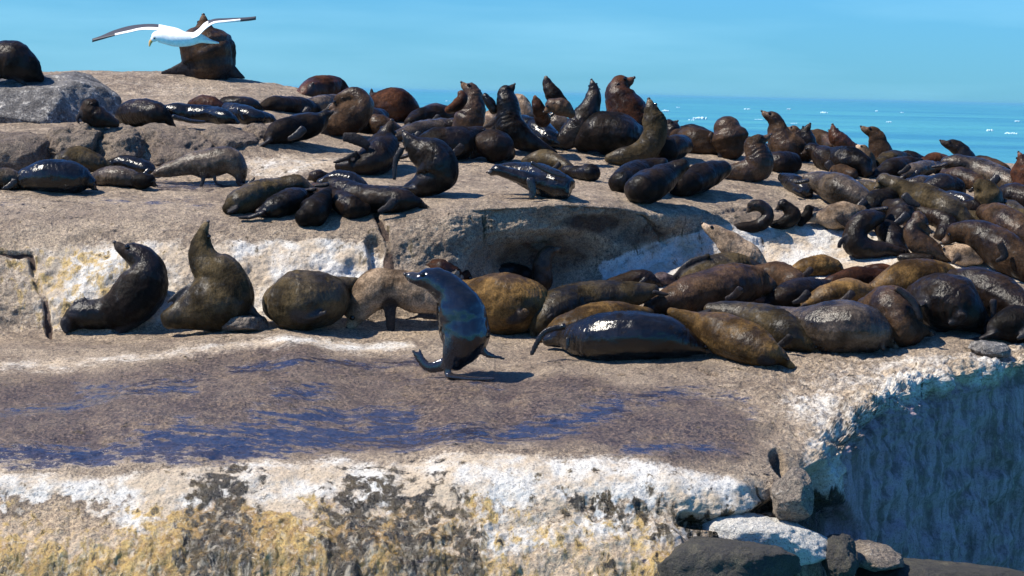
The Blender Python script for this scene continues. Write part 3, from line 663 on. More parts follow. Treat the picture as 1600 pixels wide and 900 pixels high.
        if hr >= 8.5:
            for sgn in (-1, 1):
                kids.append(('eye', EYE_ME, Hc + h * (Ln * .42) + up * R * .28 + sd_ * sgn * R * .66, R * .2, None))
                e = Hc - h * R * .12 + up * R * .18 + sd_ * sgn * R * .93
                kids.append(('ear', EAR_ME, e, R * .2, (h * 1.0 - sd_ * sgn * .35 + up * .15, up)))
            kids.append(('nose', NOSE_ME, Hc + h * (Ln * .985) - up * R * .03, R * .22, (h, up)))
    for mode, fp in fl:
        fp = [list(a) + [0.0] * (4 - len(a)) for a in fp]
        w_ = np.array([a[2] for a in fp]); g = np.array([[a[0], a[1], a[2], a[3]] for a in fp])
        cc = catmull(g, 5)
        dd = D0 + cc[:, 3] - .06
        fq = P(cc[:, 0], cc[:, 1], dd); wd = np.maximum(cc[:, 2], 2) / F * dd * .5
        tk = np.clip(wd * np.linspace(.5, .2, len(wd)), .012, .045)
        if mode == 's': parts.append(loft(fq, tk, wd, YV, 14))
        else: parts.append(loft(fq, np.maximum(wd * 1.5, .03), np.minimum(wd, .022), YV, 14))
        fpts.append((fq, wd * (1.2 if mode == 's' else 1.6)))
    vs = []; fs = []; o_ = 0
    for v, f_ in parts:
        vs.append(v); fs += [[i + o_ for i in g] for g in f_]; o_ += len(v)
    vs = np.concatenate(vs)
    base = np.array([pts[yb * 7 if yb * 7 < len(pts) else -1][0], pts[min(yb * 7, len(pts) - 1)][1], vs[:, 2].min()])
    me_ = new_mesh('raw', vs - base, fs)
    ob = bpy.data.objects.new('seal_pup' if pup else 'fur_seal', me_); COL.objects.link(ob); ob.location = base
    md = ob.modifiers.new('r', 'REMESH'); md.mode = 'VOXEL'; md.voxel_size = .0125 if rr.max() < .16 else .0145
    sm = ob.modifiers.new('s', 'SMOOTH'); sm.factor = .5; sm.iterations = 3
    tag(ob, label, 'seal pup' if pup else 'seal', GROUPS)
    if fold is None and not u and max(q[2] for q in sp) > 14: fold = (.2, .9, .0045)
    PENDING.append((ob, kind, base, pts, rr, fpts, muz, kids, fold, belly))
    return ob

def finish():
    dg = bpy.context.evaluated_depsgraph_get(); dg.update()
    for ob, kind, base, pts, rr, fpts, muz, kids, fold, belly in PENDING:
        me_ = bpy.data.meshes.new_from_object(ob.evaluated_get(dg))
        ob.modifiers.clear(); old = ob.data; ob.data = me_; bpy.data.meshes.remove(old); me_.name = ob.name
        nv = len(me_.vertices); v = np.empty(nv * 3, np.float32); me_.vertices.foreach_get('co', v); v = v.reshape(-1, 3).astype(float)
        nn = np.empty(nv * 3, np.float32); me_.vertices.foreach_get('normal', nn); nn = nn.reshape(-1, 3).astype(float)
        wv = v + base
        flip = np.zeros(nv)
        for fq, wd in fpts:
            k0 = len(fq) // 4
            d = np.linalg.norm(wv[:, None] - fq[None, k0:], axis=2) / (wd[None, k0:] + .015)
            flip = np.maximum(flip, 1 - sstep(d.min(1), .8, 1.25))
        mz = np.zeros(nv)
        if muz is not None: mz = 1 - sstep(np.linalg.norm(wv - muz[0], axis=1) / muz[1], .6, 1.3)
        dist = np.linalg.norm(wv[:, None] - pts[None], axis=2); j = dist.argmin(1)
        seed = (hash_label(ob['label']) % 97) * 1.7
        R_ = rr.max()
        dsp = fbm(wv, .55 / R_, 3, .5, off=seed) * .10 * rr[j] + fbm(wv, 14, 3, .55, off=seed) * .008
        if fold:
            a0, a1, amp = fold; s = j / (len(pts) - 1)
            # distance along the spine, smooth
            seglen = np.concatenate([[0], np.cumsum(np.linalg.norm(np.diff(pts, axis=0), axis=1))])
            T = np.gradient(pts, axis=0); T /= np.linalg.norm(T, axis=1)[:, None]
            al = seglen[j] + ((wv - pts[j]) * T[j]).sum(1)
            wob = fbm(wv, 3.0, 3, off=seed) * .13
            wv_ = np.sin((al + wob) * 2 * np.pi / .085)
            dsp += (1 - 2 * np.abs(wv_) ** .6) * -amp * .75 * sstep(s, a0 - .06, a0 + .06) * (1 - sstep(s, a1 - .06, a1 + .04)) * sstep(fbm(wv, 4, 3, off=seed + 4), -.2, .3)
        dsp *= (1 - flip * .8) * (1 - mz * .7)
        v = v + nn * dsp[:, None]
        me_.vertices.foreach_set('co', v.astype(np.float32).ravel())
        fattr(me_, 'flip', flip); fattr(me_, 'muzzle', mz)
        bl = belly * (1 - sstep(nn[:, 2], -.5, .3)) * (1 - flip)
        fattr(me_, 'belly', bl)
        me_.polygons.foreach_set('use_smooth', np.ones(len(me_.polygons), bool)); me_.update()
        me_.materials.clear(); me_.materials.append(FUR[kind])
        for nm, km, p, sc, ori in kids:
            k = bpy.data.objects.new(nm, km); COL.objects.link(k); k.parent = ob
            M_ = Matrix.Identity(4)
            if ori is not None:
                h, up = ori; h = Vector(h).normalized(); up = Vector(up); up = (up - h * up.dot(h)).normalized(); sd2 = h.cross(up)
                M_ = Matrix((h, sd2, up)).transposed().to_4x4()
            k.matrix_local = Matrix.Translation(Vector(p - base)) @ M_ @ Matrix.Scale(sc, 4)
    PENDING.clear()
def hash_label(s):
    h = 5381
    for ch in s: h = (h * 33 + ord(ch)) & 0xffffff
    return h

# ------------------------------------------------------------------ the colony (top left)
S('dark', 'hunched dark brown seal on the pale boulder at the left edge of the picture', [(64,123,6),(44,108,22),(22,96,30),(2,92,27),(-22,108,22)], (10,80,17,-6,92), [('s',[(10,98,10),(18,118,8),(42,134,5)])], u=1)
S('brown', 'big bull with rounded back sitting alone on the skyline behind the flying gull', [(330,99,36),(328,89,40),(323,76,41),(320,62,38),(319,50,30)], (319,42,13,318,27), [('s',[(310,100,34),(282,108,20),(252,114,6)]),('s',[(306,94,30),(296,108,26),(303,121,12)]),('s',[(336,100,40),(358,110,26),(382,122,5)])], u=1, at=(328,121))
S('dark', 'small seal with dark reddish crown sitting at the foot of the back slab', [(182,193,6),(160,185,15),(143,180,17),(141,168,15)], (142,165,13,125,176), [('s',[(128,172,8),(121,186,6),(124,193,4)])], u=1)
S('dark', 'round-backed seal with its head drooping to the right, left of the shiny row', [(194,180,8),(205,174,17),(230,172,17),(250,177,14)], (262,186,8,276,199), [('s',[(238,176,7),(238,188,5)])])
S('wet', 'glossy wet seal on its side flashing white highlights in the upper left row', [(258,170,6),(276,172,12),(300,176,12),(330,177,12),(350,181,10)], (362,186,8,376,192), [('g',[(270,182,8),(300,189,6),(320,190,4)])])
S('red', 'reddish-brown seal lying just behind the glossy wet one below the long slab', [(300,163,7),(320,161,13),(338,165,10),(350,170,6)], None)
S('black', 'bluish-black seal lying at the lower edge of the long back slab', [(352,160,9),(370,161,11),(392,162,9),(402,166,6)], None, dz=.2)
S('wet', 'wet seal with silvery flank squeezed in front of the bluish-black one', [(356,168,8),(375,175,13),(395,180,11),(418,183,7)], None, [('s',[(372,170,6),(380,188,5)])])
S('dark', 'long low brown seal stretched out towards the arching skyline seal', [(404,170,6),(425,162,11),(450,162,12),(478,166,12),(490,168,7)], None, dz=.15)
S('grey', 'grey-brown seal lying under the arching skyline seal', [(468,166,8),(490,164,12),(515,160,13),(535,158,8)], None, dz=.3)
S('red', 'dark maroon seal arching its back on the skyline left of the open sea', [(470,152,7),(482,142,15),(502,136,18),(525,135,14)], (540,146,11,545,162), [('s',[(490,128,5),(484,142,7),(480,153,5)])], dz=.5)
S('brown', 'seal with raised bent neck resting its head to the left below the maroon arch', [(500,200,12),(525,193,20),(550,182,25),(565,163,19),(553,148,13)], (533,156,11,513,170), [('s',[(505,205,9),(512,218,7)])], u=1, fold=(.5,.9,.003))
S('black', 'long black seal stretched out left of the bent-necked one, wet at its tail end', [(422,214,9),(437,204,16),(467,196,18),(495,188,15)], (508,180,8,522,172))
S('red', 'rusty-brown seal with broad hump just right of the bent-necked one on the skyline', [(580,168,12),(600,162,22),(622,161,23),(643,174,15)], (655,184,8,668,192), [('s',[(588,158,9),(580,150,8),(581,139,5)])], dz=.2)
S('brown', 'seal with tawny face pointing down between the rusty hump and the sleepers', [(622,202,7),(603,196,13),(584,191,14)], (576,193,11,568,206))
S('dark', 'dark brown seal lying in front of the rusty hump, its back to the camera', [(640,190,7),(655,182,12),(680,178,14),(702,180,9)], None)
S('dark', 'round brown seal lying with a raised hind flipper above the cream-stained ramp', [(532,258,8),(556,256,13),(582,246,23),(597,232,23),(600,222,16)], None, [('s',[(575,228,14),(555,217,20),(536,214,15)]),('s',[(558,238,9),(540,248,9),(522,254,6)])])
S('grey', 'long slim grey seal lying behind the black seal with the upturned nose', [(618,212,7),(650,204,13),(690,198,14)], (712,192,9,730,186))
S('dark', 'large dark seal lying behind and right of the black seal with the upturned nose', [(652,230,12),(680,224,22),(715,220,23),(740,210,13)], None)
S('black', 'black sitting seal with upturned nose and a long shadow to its right', [(640,296,11,.1),(664,288,20),(684,272,30),(676,248,32),(656,234,21)], (643,224,14,630,205), [('s',[(628,232,12),(618,252,12),(616,280,8)]),('g',[(660,296,8),(625,294,8),(600,292,5)])], u=1, fold=(.35,.9,.006))
# sleepers on the upper terrace
S('olive', 'olive-backed seal lying at the left end of the sleeping heap on the upper terrace', [(356,324,8),(372,314,17),(402,301,19),(437,292,15),(466,286,12)], (482,297,10,490,312), [('g',[(370,326,9),(362,330,7),(356,332,4)])])
S('black', 'dark seal curled in front of the olive-backed one with pale tail flippers', [(404,331,6),(428,322,15),(455,311,17),(475,304,10)], None, [('g',[(412,332,10),(392,339,8),(374,340,5)])])
S('black', 'round black seal rump nearest the terrace edge', [(474,338,12),(487,330,20),(500,318,16),(510,305,10)], 0)
S('dark', 'small dark head at the top of the sleeping heap beside the cream stain', [(512,276,6),(496,274,9)], (489,275,8,480,280))
S('wet', 'bluish wet seal at the back of the sleeping heap', [(502,286,8),(525,279,12),(550,281,12),(566,288,7)], None)
S('brown', 'reddish seal with its head down in the middle of the sleeping heap', [(492,292,7),(508,300,12),(522,309,13)], (527,318,9,515,331))
S('dark', 'dark hump squeezed between the reddish head and the long sleeper', [(512,300,8),(535,313,15),(552,322,16),(570,326,9)], 0)
S('dark', 'long sleeper stretched out to the right end of the terrace heap', [(512,284,8),(535,294,16),(568,306,18),(608,309,18),(636,311,14)], (652,316,9,670,323))
# skyline centre
S('brown', 'seal with open mouth and wrinkled throat at the left of the upright centre group', [(722,205,18),(733,188,23),(738,168,20),(739,150,14)], (737,141,13,721,128), u=1, fold=(.2,.95,.006), belly=.3)
S('red', 'reddish flank just visible left of the open-mouthed seal', [(700,172,6),(712,166,9),(722,155,9),(720,146,6)], None, dz=.6, u=1)
S('black', 'thin dark flipper and neck rising right of the open-mouthed seal', [(772,172,7),(765,160,8),(758,150,5)], None, u=1, dz=.9)
S('black', 'tall upright seal with nose turned right and body flowing down to the right', [(868,239,4),(846,230,9),(818,217,19),(798,198,22),(795,172,18),(791,153,15)], (789,144,12,804,131), [('s',[(808,180,8),(812,192,7),(820,204,4)])], u=1, fold=(.4,.95,.006))
S('tan', 'pale tawny seal seen from behind just right of the tall dark upright one', [(820,195,13),(819,175,14),(813,158,11)], (808,153,8,800,150), u=1, dz=.5)
S('tan', 'small patch of tan seal between the open-mouthed and the tall upright one', [(757,196,10),(768,184,12),(774,178,8)], None, dz=.5)
S('dark', 'dark brown seal lying below the tall upright one with nose to the ground at left', [(795,238,10),(778,226,22),(757,226,20)], (745,236,11,733,246), [('s',[(788,228,10),(797,240,7)])])
S('red', 'small pinkish-nosed seal pointing up behind the tan head', [(848,188,12,.3),(842,170,10)], (838,160,8,835,148), u=1, dz=.5)
S('dark', 'slim dark seal with nose straight up on the skyline left of the leaning one', [(878,168,13),(866,150,13),(859,138,10)], (855,129,8,852,117), u=1, dz=.6)
S('brown', 'rounded brown seal with tan forehead below the slim nose-up seal', [(893,178,7),(878,168,14)], (862,164,11,850,174), u=1, dz=.2, belly=.2)
S('grey', 'shaggy grey seal lying below the tan forehead', [(840,182,8),(856,186,11),(876,192,13),(890,199,8)], None)
S('wet', 'wet bluish-black seal low behind the tall upright one with one flipper raised', [(818,192,12),(840,203,17),(858,214,15),(872,222,8)], None, [('s',[(852,196,9),(858,184,8),(866,176,5)])])
S('black', 'ringed wet seal leaning right with its nose straight up between dark bodies', [(866,222,8),(885,216,18),(906,200,23),(917,180,20),(925,160,14),(928,147,11)], (928,139,9,924,124), u=1, fold=(.3,.95,.007), belly=.5)
S('black', 'bulky black body in shade between the ringed seal and the tallest bull', [(912,216,16),(935,204,28),(965,205,30),(990,214,20)], 0)
S('red', 'tallest bull with maroon head and thick ruffed neck above the skyline', [(992,212,26),(986,196,34),(979,174,31),(970,154,25),(967,140,20)], (969,131,16,984,124), u=1, dz=.3, fold=(.2,.75,.006))
S('olive', 'curved olive seal with wrinkled raised neck, its rump pointing left', [(952,248,8),(968,245,13),(990,241,15),(1013,229,19),(1024,206,19),(1021,186,17)], (1018,173,13,1015,160), u=1, fold=(.4,.95,.007), belly=.4)
S('dark', 'dark seal head and shoulder right of the curved olive one against the sea', [(1052,215,16),(1048,202,14)], (1044,196,11,1056,190), u=1, dz=.3)
S('black', 'black rounded back in front of the striped one', [(1040,240,12),(1055,228,16),(1068,224,12),(1075,228,7)], 0)
S('brown', 'seal with pale ribbed back and a long dark flipper hanging down at right', [(1058,212,10),(1082,216,18),(1108,222,17),(1126,228,8)], None, [('s',[(1110,212,12),(1128,226,12),(1122,257,8)])], fold=(0,.6,.006), belly=.4, dz=.1)
S('brown', 'round-backed brown seal like a boulder standing against the sea', [(1142,230,22),(1139,213,29),(1136,200,20)], None, u=1, dz=.3)
S('black', 'left of three plump black sleepers below the curved olive seal', [(970,282,15),(988,272,19),(1010,262,14),(1036,254,8)], 0)
S('black', 'middle and biggest of three plump black sleepers, rump towards the viewer', [(1000,292,20),(1018,285,22),(1045,270,16),(1068,256,9)], 0, dz=-.12)
S('black', 'right of three plump black sleepers with slightly glossy rump', [(1062,288,15),(1082,280,19),(1106,270,18),(1130,262,12)], 0, dz=-.05)
S('brown', 'upright seal with creased golden throat and nose turned right, standing on one flipper', [(1130,270,10),(1158,268,15),(1184,262,22),(1184,242,20),(1178,228,15)], (1182,221,12,1204,210), [('s',[(1170,264,13),(1170,284,12),(1167,298,8)])], u=1, fold=(.4,.95,.007), belly=.6)
S('brown', 'seal with curved snout lifted to the left, tallest on the right skyline', [(1262,246,8),(1246,236,20),(1226,228,25),(1216,206,16),(1213,192,12)], (1208,184,11,1190,173), u=1, fold=(.45,.9,.004), dz=.2)
S('brown', 'small head turned left tucked behind the snout-lifted seal', [(1256,226,12),(1245,212,11)], (1240,204,9,1232,200), u=1, dz=.5)
S('dark', 'dark head with pointed nose raised right in the middle of the right skyline', [(1266,232,12),(1261,217,12)], (1257,208,10,1266,193), u=1, dz=.3)
S('brown', 'low brown back sloping right before the cone-shaped head', [(1265,208,6),(1278,212,11),(1293,219,10),(1300,226,6)], None, dz=.5)
S('red', 'cone-shaped maroon head pointing straight up on the right skyline', [(1330,232,10),(1315,222,13),(1306,214,12)], (1303,209,10,1301,196), u=1, dz=.5)
S('dark', 'dark seal looking back left in front of the cone-shaped head', [(1322,258,10),(1300,250,17),(1280,240,13)], (1266,232,10,1252,240), dz=.05)
S('black', 'big black body in shade below the cone-shaped head', [(1300,242,12),(1325,248,20),(1346,256,15),(1355,268,8)], 0)
S('brown', 'alert seal facing left with head high, right of the cone-shaped head', [(1398,256,10),(1382,248,18),(1373,230,16),(1370,216,13)], (1366,208,11,1345,197), u=1, dz=.3, fold=(.4,.85,.004))
S('tan', 'tan-faced pup leaning on the chest of the alert left-facing seal', [(1362,262,8),(1356,248,11)], (1348,234,9,1338,225), u=1, pup=1, dz=.1, belly=.5)
S('olive', 'brown back lying directly right of the alert left-facing seal', [(1378,256,11),(1392,248,13),(1410,246,9)], None)
S('dark', 'spindle-shaped dark seal sloping up to the right below the open sea', [(1368,271,5),(1392,262,13),(1416,256,12),(1434,252,6)], None)
S('grey', 'pale-edged seal lying between the spindle-shaped one and the reddish hump', [(1412,272,7),(1430,265,12),(1452,260,9)], None)
S('red', 'reddish hump under the black head that is cut out against the sea', [(1444,252,7),(1459,248,10),(1476,250,8)], 0, dz=.3)
S('black', 'black head cut out sharply against the sea, nose to the left', [(1524,256,8),(1508,244,13),(1500,234,12)], (1491,228,11,1469,219), u=1, dz=.6)
S('grey', 'grey-backed seal sloping down right, behind the heap at the far right', [(1478,252,8),(1498,254,13),(1524,262,16),(1552,272,17),(1582,288,16)], None, dz=.2)
S('red', 'rust-brown seal at the right edge with its nose tip in the air', [(1606,296,18),(1600,272,21),(1598,256,13)], (1597,250,9,1591,237), u=1, dz=.2)
S('brown', 'mid-brown seal curled below the grey-backed one', [(1476,272,8),(1500,274,13),(1526,284,12),(1540,292,7)], None)
S('dark', 'dark head tucked under the reddish hump', [(1480,268,8),(1466,262,9)], (1458,262,8,1470,272), dz=-.1)
S('grey', 'grey seal lying low between the heap of dark shadows, nose left', [(1460,284,9),(1436,286,12)], (1418,286,8,1405,290))
S('black', 'black body in deep shade right of the low grey one', [(1442,298,8),(1466,288,16),(1490,290,14),(1500,298,8)], 0, dz=.05)
S('olive', 'large brown seal sprawled diagonally with rounded head at upper left', [(1512,348,12),(1482,326,21),(1452,312,21),(1420,300,18),(1396,288,14)], (1380,281,12,1368,292))
S('wet', 'small wet seal with bright spot lying on the back of the sprawled brown one', [(1466,308,5),(1488,306,9),(1510,314,10),(1524,318,7)], None, dz=-.1)
S('olive', 'greenish-brown seal with bent wet neck leaning over the sprawled one', [(1556,332,14),(1545,312,22),(1540,296,17)], (1530,290,11,1524,306), u=1, dz=.1)
S('olive', 'olive seal low at the right edge beyond the bent wet neck', [(1600,345,14),(1585,328,12),(1574,318,7)], None)
S('grey', 'big grey-furred seal glistening on its side, centre right', [(1262,278,8),(1286,284,17),(1315,295,22),(1345,309,17),(1362,318,8)], None)
S('brown', 'brown head lying on the flank of the glistening grey-furred seal', [(1332,272,8),(1315,266,10)], (1304,266,9,1294,272), dz=.1)
S('olive', 'slim olive back right of the glistening grey-furred seal', [(1344,284,4),(1362,292,9),(1378,300,8),(1386,306,5)], None)
S('wet', 'wet black pup lying head-down left of the glistening grey-furred seal', [(1222,276,6),(1240,284,12),(1258,296,11)], (1264,304,8,1256,312), [('g',[(1240,296,7),(1250,302,5)])], pup=1)
S('black', 'curled black pup forming a ring on the bare ledge', [(1138,359,4),(1158,356,8),(1180,354,10),(1196,345,10),(1200,332,9),(1190,322,9)], (1176,321,9,1166,332), pup=1, u=1)
S('black', 'black pup sitting up behind the tan-headed seal, chin raised left', [(1206,352,6),(1226,348,10),(1240,338,12),(1232,326,9)], (1223,319,9,1214,325), pup=1, u=1)
S('black', 'smallest black pup peeping over beside the chin-raised one', [(1250,346,8),(1260,337,8)], (1264,326,7,1272,322), pup=1, u=1)
S('tan', 'tan-headed seal asleep with its nose left on the edge of the white slab', [(1342,332,12),(1318,333,18),(1296,337,16)], (1279,339,10,1256,342), belly=.5)
S('dark', 'big dark seal curled in a crescent around a shadow on the white slab', [(1375,340,10,.2),(1354,345,17,.1),(1338,360,18,.05),(1338,382,19),(1362,389,15),(1388,390,10),(1410,395,7)], None, [('s',[(1324,368,8),(1314,378,10),(1311,387,8)])], u=1)
S('black', 'black seal filling the shaded hollow inside the crescent-shaped one', [(1375,350,10),(1392,365,18),(1395,385,16),(1412,396,10)], 0, dz=.15)
S('brown', 'seal arching its neck over with a pale lit nape, right of the crescent', [(1480,402,8),(1457,393,16),(1434,378,18),(1426,358,13)], (1438,344,12,1456,364), u=1, belly=.2)
S('brown', 'big brown seal with rusty drooping face looking down left near the right edge', [(1612,418,20),(1578,396,26),(1546,374,25),(1515,362,19)], (1494,362,15,1470,380), [('s',[(1562,380,14),(1570,400,14),(1556,408,9)])], fold=(.4,.8,.003))
S('tan', 'rounded buff seal under the rusty drooping face', [(1528,402,10),(1508,396,16),(1490,392,12)], None, [('s',[(1498,400,9),(1488,412,7)])], belly=.3)
S('olive', 'olive-grey back curving behind the rusty drooping face', [(1478,346,7),(1505,342,13),(1530,345,15),(1552,352,9)], None, dz=.1)
S('brown', 'broad brown body running off the right edge above the drooping-faced seal', [(1538,330,12),(1562,340,22),(1590,358,24),(1612,372,18)], 0)
S('black', 'black seal in shade below the sprawled brown one', [(1385,320,10),(1410,330,18),(1398,345,14)], None, dz=.05)
S('dark', 'dark flank behind the arching neck with the lit nape', [(1440,330,10),(1465,338,14),(1480,352,14),(1470,370,10)], 0, dz=.1)
S('black', 'black seal filling the dark gap right of the glistening grey-furred seal', [(1346,324,10),(1368,316,18),(1392,306,16)], 0, dz=.1)  # added body: its black fur stands in for the shadow in this gap
S('dark', 'dark body at the right edge below the rust-brown seal', [(1558,306,10),(1580,304,18),(1606,310,18)], 0, dz=.15)
S('black', 'low black seal lying in the shadow between crescent and arching-neck seals', [(1408,402,6),(1428,404,9),(1450,404,8)], None)
S('dark', 'dark back behind the olive-grey curve near the right edge', [(1490,330,8),(1512,326,13),(1534,322,14)], 0, dz=.1)
S('brown', 'brown rump between the two long backs on the far right crest', [(1530,250,8),(1550,258,11),(1568,266,10)], 0, dz=.5)
S('black', 'black seal lying in shade behind the curved olive one', [(1030,222,16),(1040,236,20),(1034,250,12)], 0, u=1, dz=.15)
S('dark', 'dark body lying behind the upright golden-throated seal', [(1200,250,12),(1216,252,16),(1238,252,14)], 0, dz=.1)
S('dark', 'dark flank showing behind the bent-necked seal and the rusty hump', [(560,196,12),(576,188,18),(590,184,14)], 0, dz=.25)

S('dark', 'dark back rising on the crest between the spindle-shaped seal and the reddish hump', [(1400,246,7),(1420,246,11),(1438,250,8)], 0, dz=.5)
S('brown', 'brown seal lying on the crest between the rusty hump and the open-mouthed seal', [(662,176,8),(680,172,11),(700,174,8)], 0, dz=.8)
S('black', 'low black seal on the crest behind the pale ribbed back', [(1060,206,8),(1082,204,10),(1104,210,8)], 0, dz=.7)
S('dark', 'dark seal lying on the crest right of the boulder-like round back', [(1160,222,8),(1178,226,12),(1192,232,9)], 0, dz=.5)
S('brown', 'brown flank filling the gap right of the crescent seal and below the black one', [(1392,352,10),(1410,362,14),(1412,378,12)], 0, dz=.2)
S('black', 'dark wet seal lying low below the low grey one on the right slope', [(1444,318,6),(1425,308,10),(1408,304,9)], 0, dz=.15)

# left on the terrace
S('grey', 'grey-brown seal walking on its flippers with its neck stretched low to the left', [(378,284,6),(373,266,15),(356,250,20),(325,256,22),(300,256,17),(276,263,13),(256,267,10)], (248,269,8,233,274), [('s',[(318,270,10),(317,282,8),(314,291,7)]),('s',[(334,274,8),(340,288,5),(362,292,5)]),('s',[(372,275,12),(374,287,9),(386,288,6),(398,278,5)])], u=1)
S('grey', 'wet pale-sheened seal cut by the left edge on the upper terrace', [(-22,280,10),(-2,277,14),(18,278,14),(34,284,9)], None)
S('wet', 'big glossy dark seal at the front of the left terrace group', [(42,277,15),(68,271,21),(100,272,22),(128,278,18)], (142,286,10,150,294), [('g',[(90,290,9),(70,294,7),(55,295,4)])])
S('olive', 'olive seal on top of the left terrace group with a flipper on its belly', [(94,250,10),(118,245,17),(145,251,14),(164,258,7)], None, [('s',[(98,246,6),(118,256,7),(136,265,5)])], dz=-.25)
S('grey', 'pale shiny seal lying between the glossy dark one and the walking seal', [(148,277,8),(172,273,14),(202,276,13),(218,282,8)], None, [('g',[(190,286,6),(215,289,5),(232,288,3)])])
S('wet', 'bluish seal back behind the pale shiny one', [(168,256,6),(196,254,12),(228,262,11),(240,268,6)], None)
S('black', 'dark head of a seal right at the walking one\'s nose', [(206,280,7),(222,281,11)], (234,281,10,243,288), dz=-.05)
S('wet', 'glistening wet seal in the middle of the terrace with a flipper hanging over its belly', [(768,268,5),(786,264,9),(812,268,15),(842,276,20),(868,286,20),(884,294,13)], (776,265,9,760,269), [('s',[(828,280,14),(832,298,14),(831,311,10)]),('s',[(830,254,7),(858,268,10),(884,277,6)])], dz=0)
S('olive', 'drab seal lying behind the glistening one in the middle of the terrace', [(822,252,7),(846,246,13),(870,252,11),(886,260,8)], None)
S('black', 'ringed black seal rump right of the glistening one', [(884,266,7),(904,268,9),(924,268,12)], 0, fold=(.1,1,.006))

# ------------------------------------------------------------------ seals on the lower shelf
S('black', 'black-faced seal sitting upright at the left foot of the wall, nose up to the left', [(106,506,13),(128,492,22),(160,490,24),(194,480,36),(217,458,39),(228,428,31),(224,408,23)], (212,398,19,179,378), [('s',[(102,500,14),(100,512,12),(104,520,9)]),('s',[(208,490,20),(204,508,15),(190,518,11),(160,530,6)]),('s',[(118,476,16),(135,470,16)])], u=1)
S('olive', 'big brown seal sitting with its nose straight up against the white wall', [(266,498,16),(288,490,26),(326,476,44),(352,464,46),(346,434,36),(326,416,27),(316,398,22)], (314,382,17,326,346), [('s',[(300,444,10),(282,456,10),(262,472,6)]),('s',[(392,484,16),(404,494,10),(413,499,8)])], u=1, fold=(.55,.85,.004), tilt=(1,.4,0))
S('olive', 'seal curled up asleep like a ball against the wall beside the upright ones', [(556,437,5),(534,448,18),(506,460,36),(468,464,42),(440,468,27)], 0, [('s',[(452,486,14),(480,496,12),(510,488,8)])])
S('tan', 'pale tan seal bowing its head to the ground left of the glossy wet one', [(722,476,18),(692,468,26),(655,458,30),(622,450,28),(592,451,30),(573,463,29)], (558,484,22,541,513), [('s',[(606,460,24),(610,490,20),(611,522,14)]),('s',[(690,498,9),(655,495,7),(634,499,4)])], u=1, fold=(.2,.75,.005), belly=.2, tilt=(-1,-.4,0), at=(585,516))
S('sleek', 'glossy wet bluish-black seal sitting up in front, looking left, in the middle of the shelf', [(712,566,14),(720,548,29),(725,524,37),(722,498,38),(714,474,33),(702,455,26)], (680,438,21,633,428), [('s',[(708,528,28,-.08),(701,558,22,-.06),(699,586,14,-.04)]),('g',[(700,588,12,-.05),(735,592,9,-.06),(772,592,5,-.06)]),('s',[(704,566,24),(672,574,18),(655,560,13),(645,547,6)]),('s',[(676,576,10),(662,562,8),(655,545,4)]),('s',[(748,542,16),(764,555,11),(788,560,5)])], u=1, at=(712,586))
S('gold', 'broad dark seal with a golden-brown back behind the glossy wet sitter', [(712,445,10),(742,462,30),(780,468,42),(815,470,38),(842,474,18)], None)
S('red', 'reddish-black seal at the mouth of the shaded hollow', [(656,420,12),(686,420,20),(714,428,15)], None, dz=.2)
S('brown', 'lone seal rearing its neck in the shaded hollow, head turned right', [(832,450,12),(846,440,16),(846,420,15),(850,404,13)], (856,393,11,876,386), u=1)
S('black', 'low dark back lying left of the rearing neck in the hollow', [(762,426,8),(790,422,12),(818,426,11),(832,432,7)], None, dz=.1)
S('olive', 'long dark-olive seal lying across with its head down at the left front', [(1022,452,8),(990,457,18),(945,462,24),(900,470,28),(866,484,27),(847,500,19)], (838,510,13,831,528), belly=.1)
S('gold', 'reddish-gold seal lying just behind the black wet one', [(1012,490,9),(972,494,22),(922,500,25),(878,512,17),(856,522,9)], None)
S('wet', 'black wet seal asleep on its back with a brilliant white shine on its chest', [(856,530,9),(884,524,15),(912,524,26),(948,520,32),(992,518,33),(1036,522,29),(1070,533,20)], (1092,542,13,1114,548), [('s',[(882,510,11),(850,520,12),(830,554,9)]),('s',[(968,530,18),(955,548,15),(941,560,9)]),('s',[(888,528,8),(886,546,7)])])
S('gold', 'golden-brown seal at the front of the pile with its nose on the rock at right', [(1048,486,6),(1082,500,15),(1120,514,27),(1160,528,29),(1196,546,22)], (1217,557,14,1244,574), [('g',[(1190,560,10),(1204,568,7)])])
S('olive', 'olive seal with a grey-sheened flank just behind the golden-brown front one', [(1108,482,9),(1150,489,19),(1190,500,26),(1228,516,26),(1256,532,14)], None)
S('brown', 'huge brown seal lying across the middle of the pile, face at the right in shade', [(1016,478,10),(1050,466,20),(1100,450,28),(1150,440,29),(1184,440,22)], (1200,447,16,1214,464))
S('olive', 'dark-backed seal with a blue-lit flipper folded at its left, top of the pile', [(1072,432,12),(1110,422,22),(1150,416,20),(1182,422,12)], None, [('s',[(1108,400,9),(1078,410,11),(1052,434,8)])])
S('tan', 'whiskered tawny seal raising its head to the left above the pile', [(1190,428,14),(1172,408,22),(1150,388,20),(1132,374,16)], (1119,364,13,1097,348), u=1, belly=.3, dz=.1)
S('dark', 'little dark head just behind the raised tawny head', [(1142,365,9),(1132,356,10)], (1124,351,9,1112,349), u=1, dz=.3)
S('brown', 'seal with orange-lit shoulder wedged right of the tawny head', [(1186,424,11),(1214,430,21),(1240,440,19),(1262,450,9)], None)
S('gold', 'pale-backed seal with its dark face turned right at the edge of the white slab', [(1236,426,8),(1262,416,14),(1288,413,15)], (1304,416,12,1326,428), dz=.1)
S('mauve', 'small mauve-grey pup resting between the dark backs at the left of the pile', [(1018,442,5),(1032,434,9),(1048,436,7)], None, pup=1)
S('dark', 'low dark seal in front of the white slab at the left of the pile', [(948,442,5),(978,437,11),(1004,432,12),(1020,438,8)], None)
